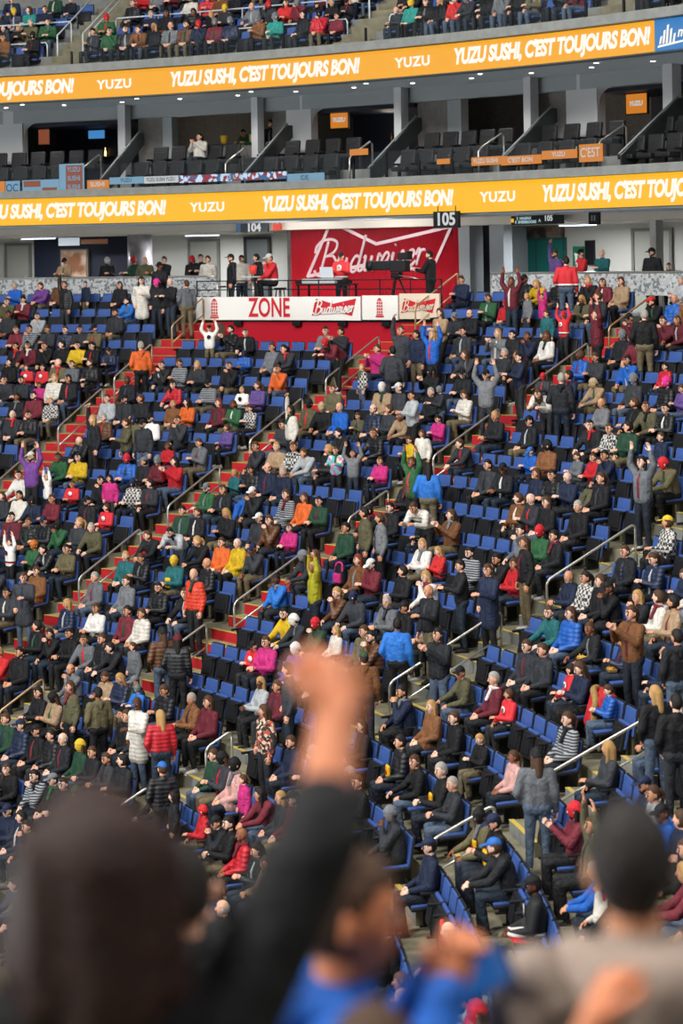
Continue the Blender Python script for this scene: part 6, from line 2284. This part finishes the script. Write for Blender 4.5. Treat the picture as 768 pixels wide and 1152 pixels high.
def snack_tray(parent):
    bm = bmesh.new()
    box(bm, (0, 0, .03), (.22, .15, .06), bevel=.008)
    for v in bm.verts:
        k = 1 + v.co.z * 3
        v.co.x *= k
        v.co.y *= k
    obj('card_tray', bm, parent, M_KRAFT)
    bm = bmesh.new()
    g = random.Random(3)
    for _ in range(26):
        c = Vector((g.uniform(-.09, .09), g.uniform(-.06, .06), g.uniform(.06, .085)))
        d = Vector((g.uniform(-1, 1), g.uniform(-1, 1), g.uniform(-.3, .4))).normalized() * .035
        capsule(bm, c - d, c + d, .006, .006, 6, 2)
    obj('fries', bm, parent, M_FRIES)


def foam_finger(parent):
    bm = bmesh.new()
    box(bm, (0, 0, .12), (.20, .06, .26), bevel=.028)
    box(bm, (-.03, 0, .42), (.085, .055, .46), bevel=.026)
    box(bm, (.125, 0, .20), (.07, .05, .16), Matrix.Rotation(.5, 3, 'Y'), bevel=.022)
    for k in range(3):
        box(bm, (.035 + .03 * k - .02, -.01, .25), (.028, .065, .10), bevel=.012)
    obj('foam_hand', bm, parent, mat('foam_red', '#c92f33', 0.7))
    me = text_mesh('GO', .09, 0, .004, .002)
    me.transform(Matrix.Rotation(math.pi / 2, 4, 'X'))
    me.transform(Matrix.Translation((0, -.033, .12)))
    obj('pale_panel', me, parent, M_WHITE)


for nm, fn, row, a, off, label, cat in (
        ('snack_bag', snack_bag, 10, 17.5, (0.02, -.36, .64), 'yellow snack pouch with a red mark, highest of the four in the lower middle', 'snack'),
        ('snack_bag', snack_bag, 10, 14.0, (-.06, -.34, .64), 'yellow snack pouch with a red mark, second of the four in the lower middle', 'snack'),
        ('snack_bag', snack_bag, 10, 10.2, (.0, -.36, .64), 'yellow snack pouch with red mark just before the fifth stairs', 'snack'),
        ('snack_bag', snack_bag, 10, 7.9, (.08, -.34, .64), 'yellow snack pouch with red mark just past the fifth stairs', 'snack'),
        ('snack_bag', snack_bag, 13, 42.9, (.0, -.38, .64), 'yellow snack pouch on a lap in the left middle of the bowl', 'snack'),
        ('snack_tray', snack_tray, 8, 6.2, (.0, -.42, .62), 'brown card tray of fries beside the blue hoodie', 'snack'),
        ('snack_tray', snack_tray, 14, 17.7, (.0, -.42, .62), 'brown card tray of fries high on the right, upper of two', 'snack'),
        ('snack_tray', snack_tray, 14, 15.4, (.02, -.42, .62), 'brown card tray of fries high on the right, lower of two', 'snack'),
        ('foam_finger', foam_finger, 9, 2.6, (-.1, -.46, .60), 'red foam pointing hand held upright in the lower right', 'foam hand')):
    p = sitter(row, a)
    t = empty(nm, label, cat)
    t.matrix_world = p['M'] @ Matrix.Translation(off)
    fn(t)


def free_seat(row, a):
    c = [q for q in SLOTS[row] if q['who'] is None]
    return min(c, key=lambda q: abs(q['a'] - a))


q = free_seat(13, 15.2)
q['who'] = {'pose': 't'}
t = empty('winter_coat', 'red winter coat with tan fur hood trim draped over an empty seat', 'coat')
t.matrix_world = Matrix.Translation(pol(row_r(13), q['a'], row_z(13))) @ Matrix.Rotation(math.radians(q['a'] - 90), 4, 'Z')
bm = bmesh.new()
capsule(bm, (-.17, .0, .84), (.17, .0, .84), .085, .085)
capsule(bm, (-.16, -.09, .80), (-.15, -.20, .40), .085, .10)
capsule(bm, (.16, -.09, .80), (.15, -.20, .40), .085, .10)
capsule(bm, (0, -.09, .80), (0, -.22, .36), .085, .11)
capsule(bm, (-.2, .06, .8), (-.2, .08, .45), .07, .06)
capsule(bm, (.2, .06, .8), (.2, .08, .45), .07, .06)
obj('coat_body', remesh(bm, .02, 3), t, TOPM['r'][0])
bm = bmesh.new()
tube_path(bm, smooth_line([(-.2, -.04, .90), (-.06, -.16, .90), (.12, -.20, .78), (.22, -.26, .60), (.26, -.28, .45)], 5), .055, 10)
obj('fur_trim', bm, t, mat('fur_tan', '#a5814f', 0.9, bump=1.0, scale=60, noise=0.4))
for row, a, m, label in ((18, 28.5, 'E', 'olive jacket draped over an empty seat on the right'), (16, 48.9, 'b', 'bright blue bundled jacket left on a seat before the second stairs')):
    q = free_seat(row, a)
    q['who'] = {'pose': 't'}
    t = empty('jacket_bundle', label, 'jacket')
    t.matrix_world = Matrix.Translation(pol(row_r(row), q['a'], row_z(row))) @ Matrix.Rotation(math.radians(q['a'] - 90), 4, 'Z')
    bm = bmesh.new()
    capsule(bm, (-.16, .0, .85), (.16, .0, .85), .08, .08)
    capsule(bm, (-.12, -.1, .78), (-.14, -.2, .52), .09, .08)
    capsule(bm, (.12, -.1, .78), (.10, -.2, .60), .09, .08)
    obj('cloth_body', remesh(bm, .02, 3), t, TOPM[m][0])
    bm = bmesh.new()
    capsule(bm, (.2, -.02, .84), (.24, -.12, .58), .055, .045)
    obj('sleeve', bm, t, TOPM[m][0])
q = free_seat(14, 34.2)
t = empty('backpack', 'bright pink and black backpack standing on a seat past the third stairs', 'backpack')
t.matrix_world = Matrix.Translation(pol(row_r(14), q['a'], row_z(14))) @ Matrix.Rotation(math.radians(q['a'] - 90), 4, 'Z')
bm = bmesh.new()
box(bm, (0, -.20, .84), (.30, .17, .40), bevel=.06)
obj('bag_body', bm, t, M_BLACK)
bm = bmesh.new()
box(bm, (0, -.30, .78), (.24, .07, .20), bevel=.03)
obj('front_pocket', bm, t, TOPM['p'][0])
bm = bmesh.new()
tube_path(bm, smooth_line([(-.13, -.26, .92), (-.1, -.24, 1.05), (0, -.22, 1.09), (.1, -.24, 1.05), (.13, -.26, .92)], 5), .022, 8)
obj('strap', bm, t, TOPM['p'][0])
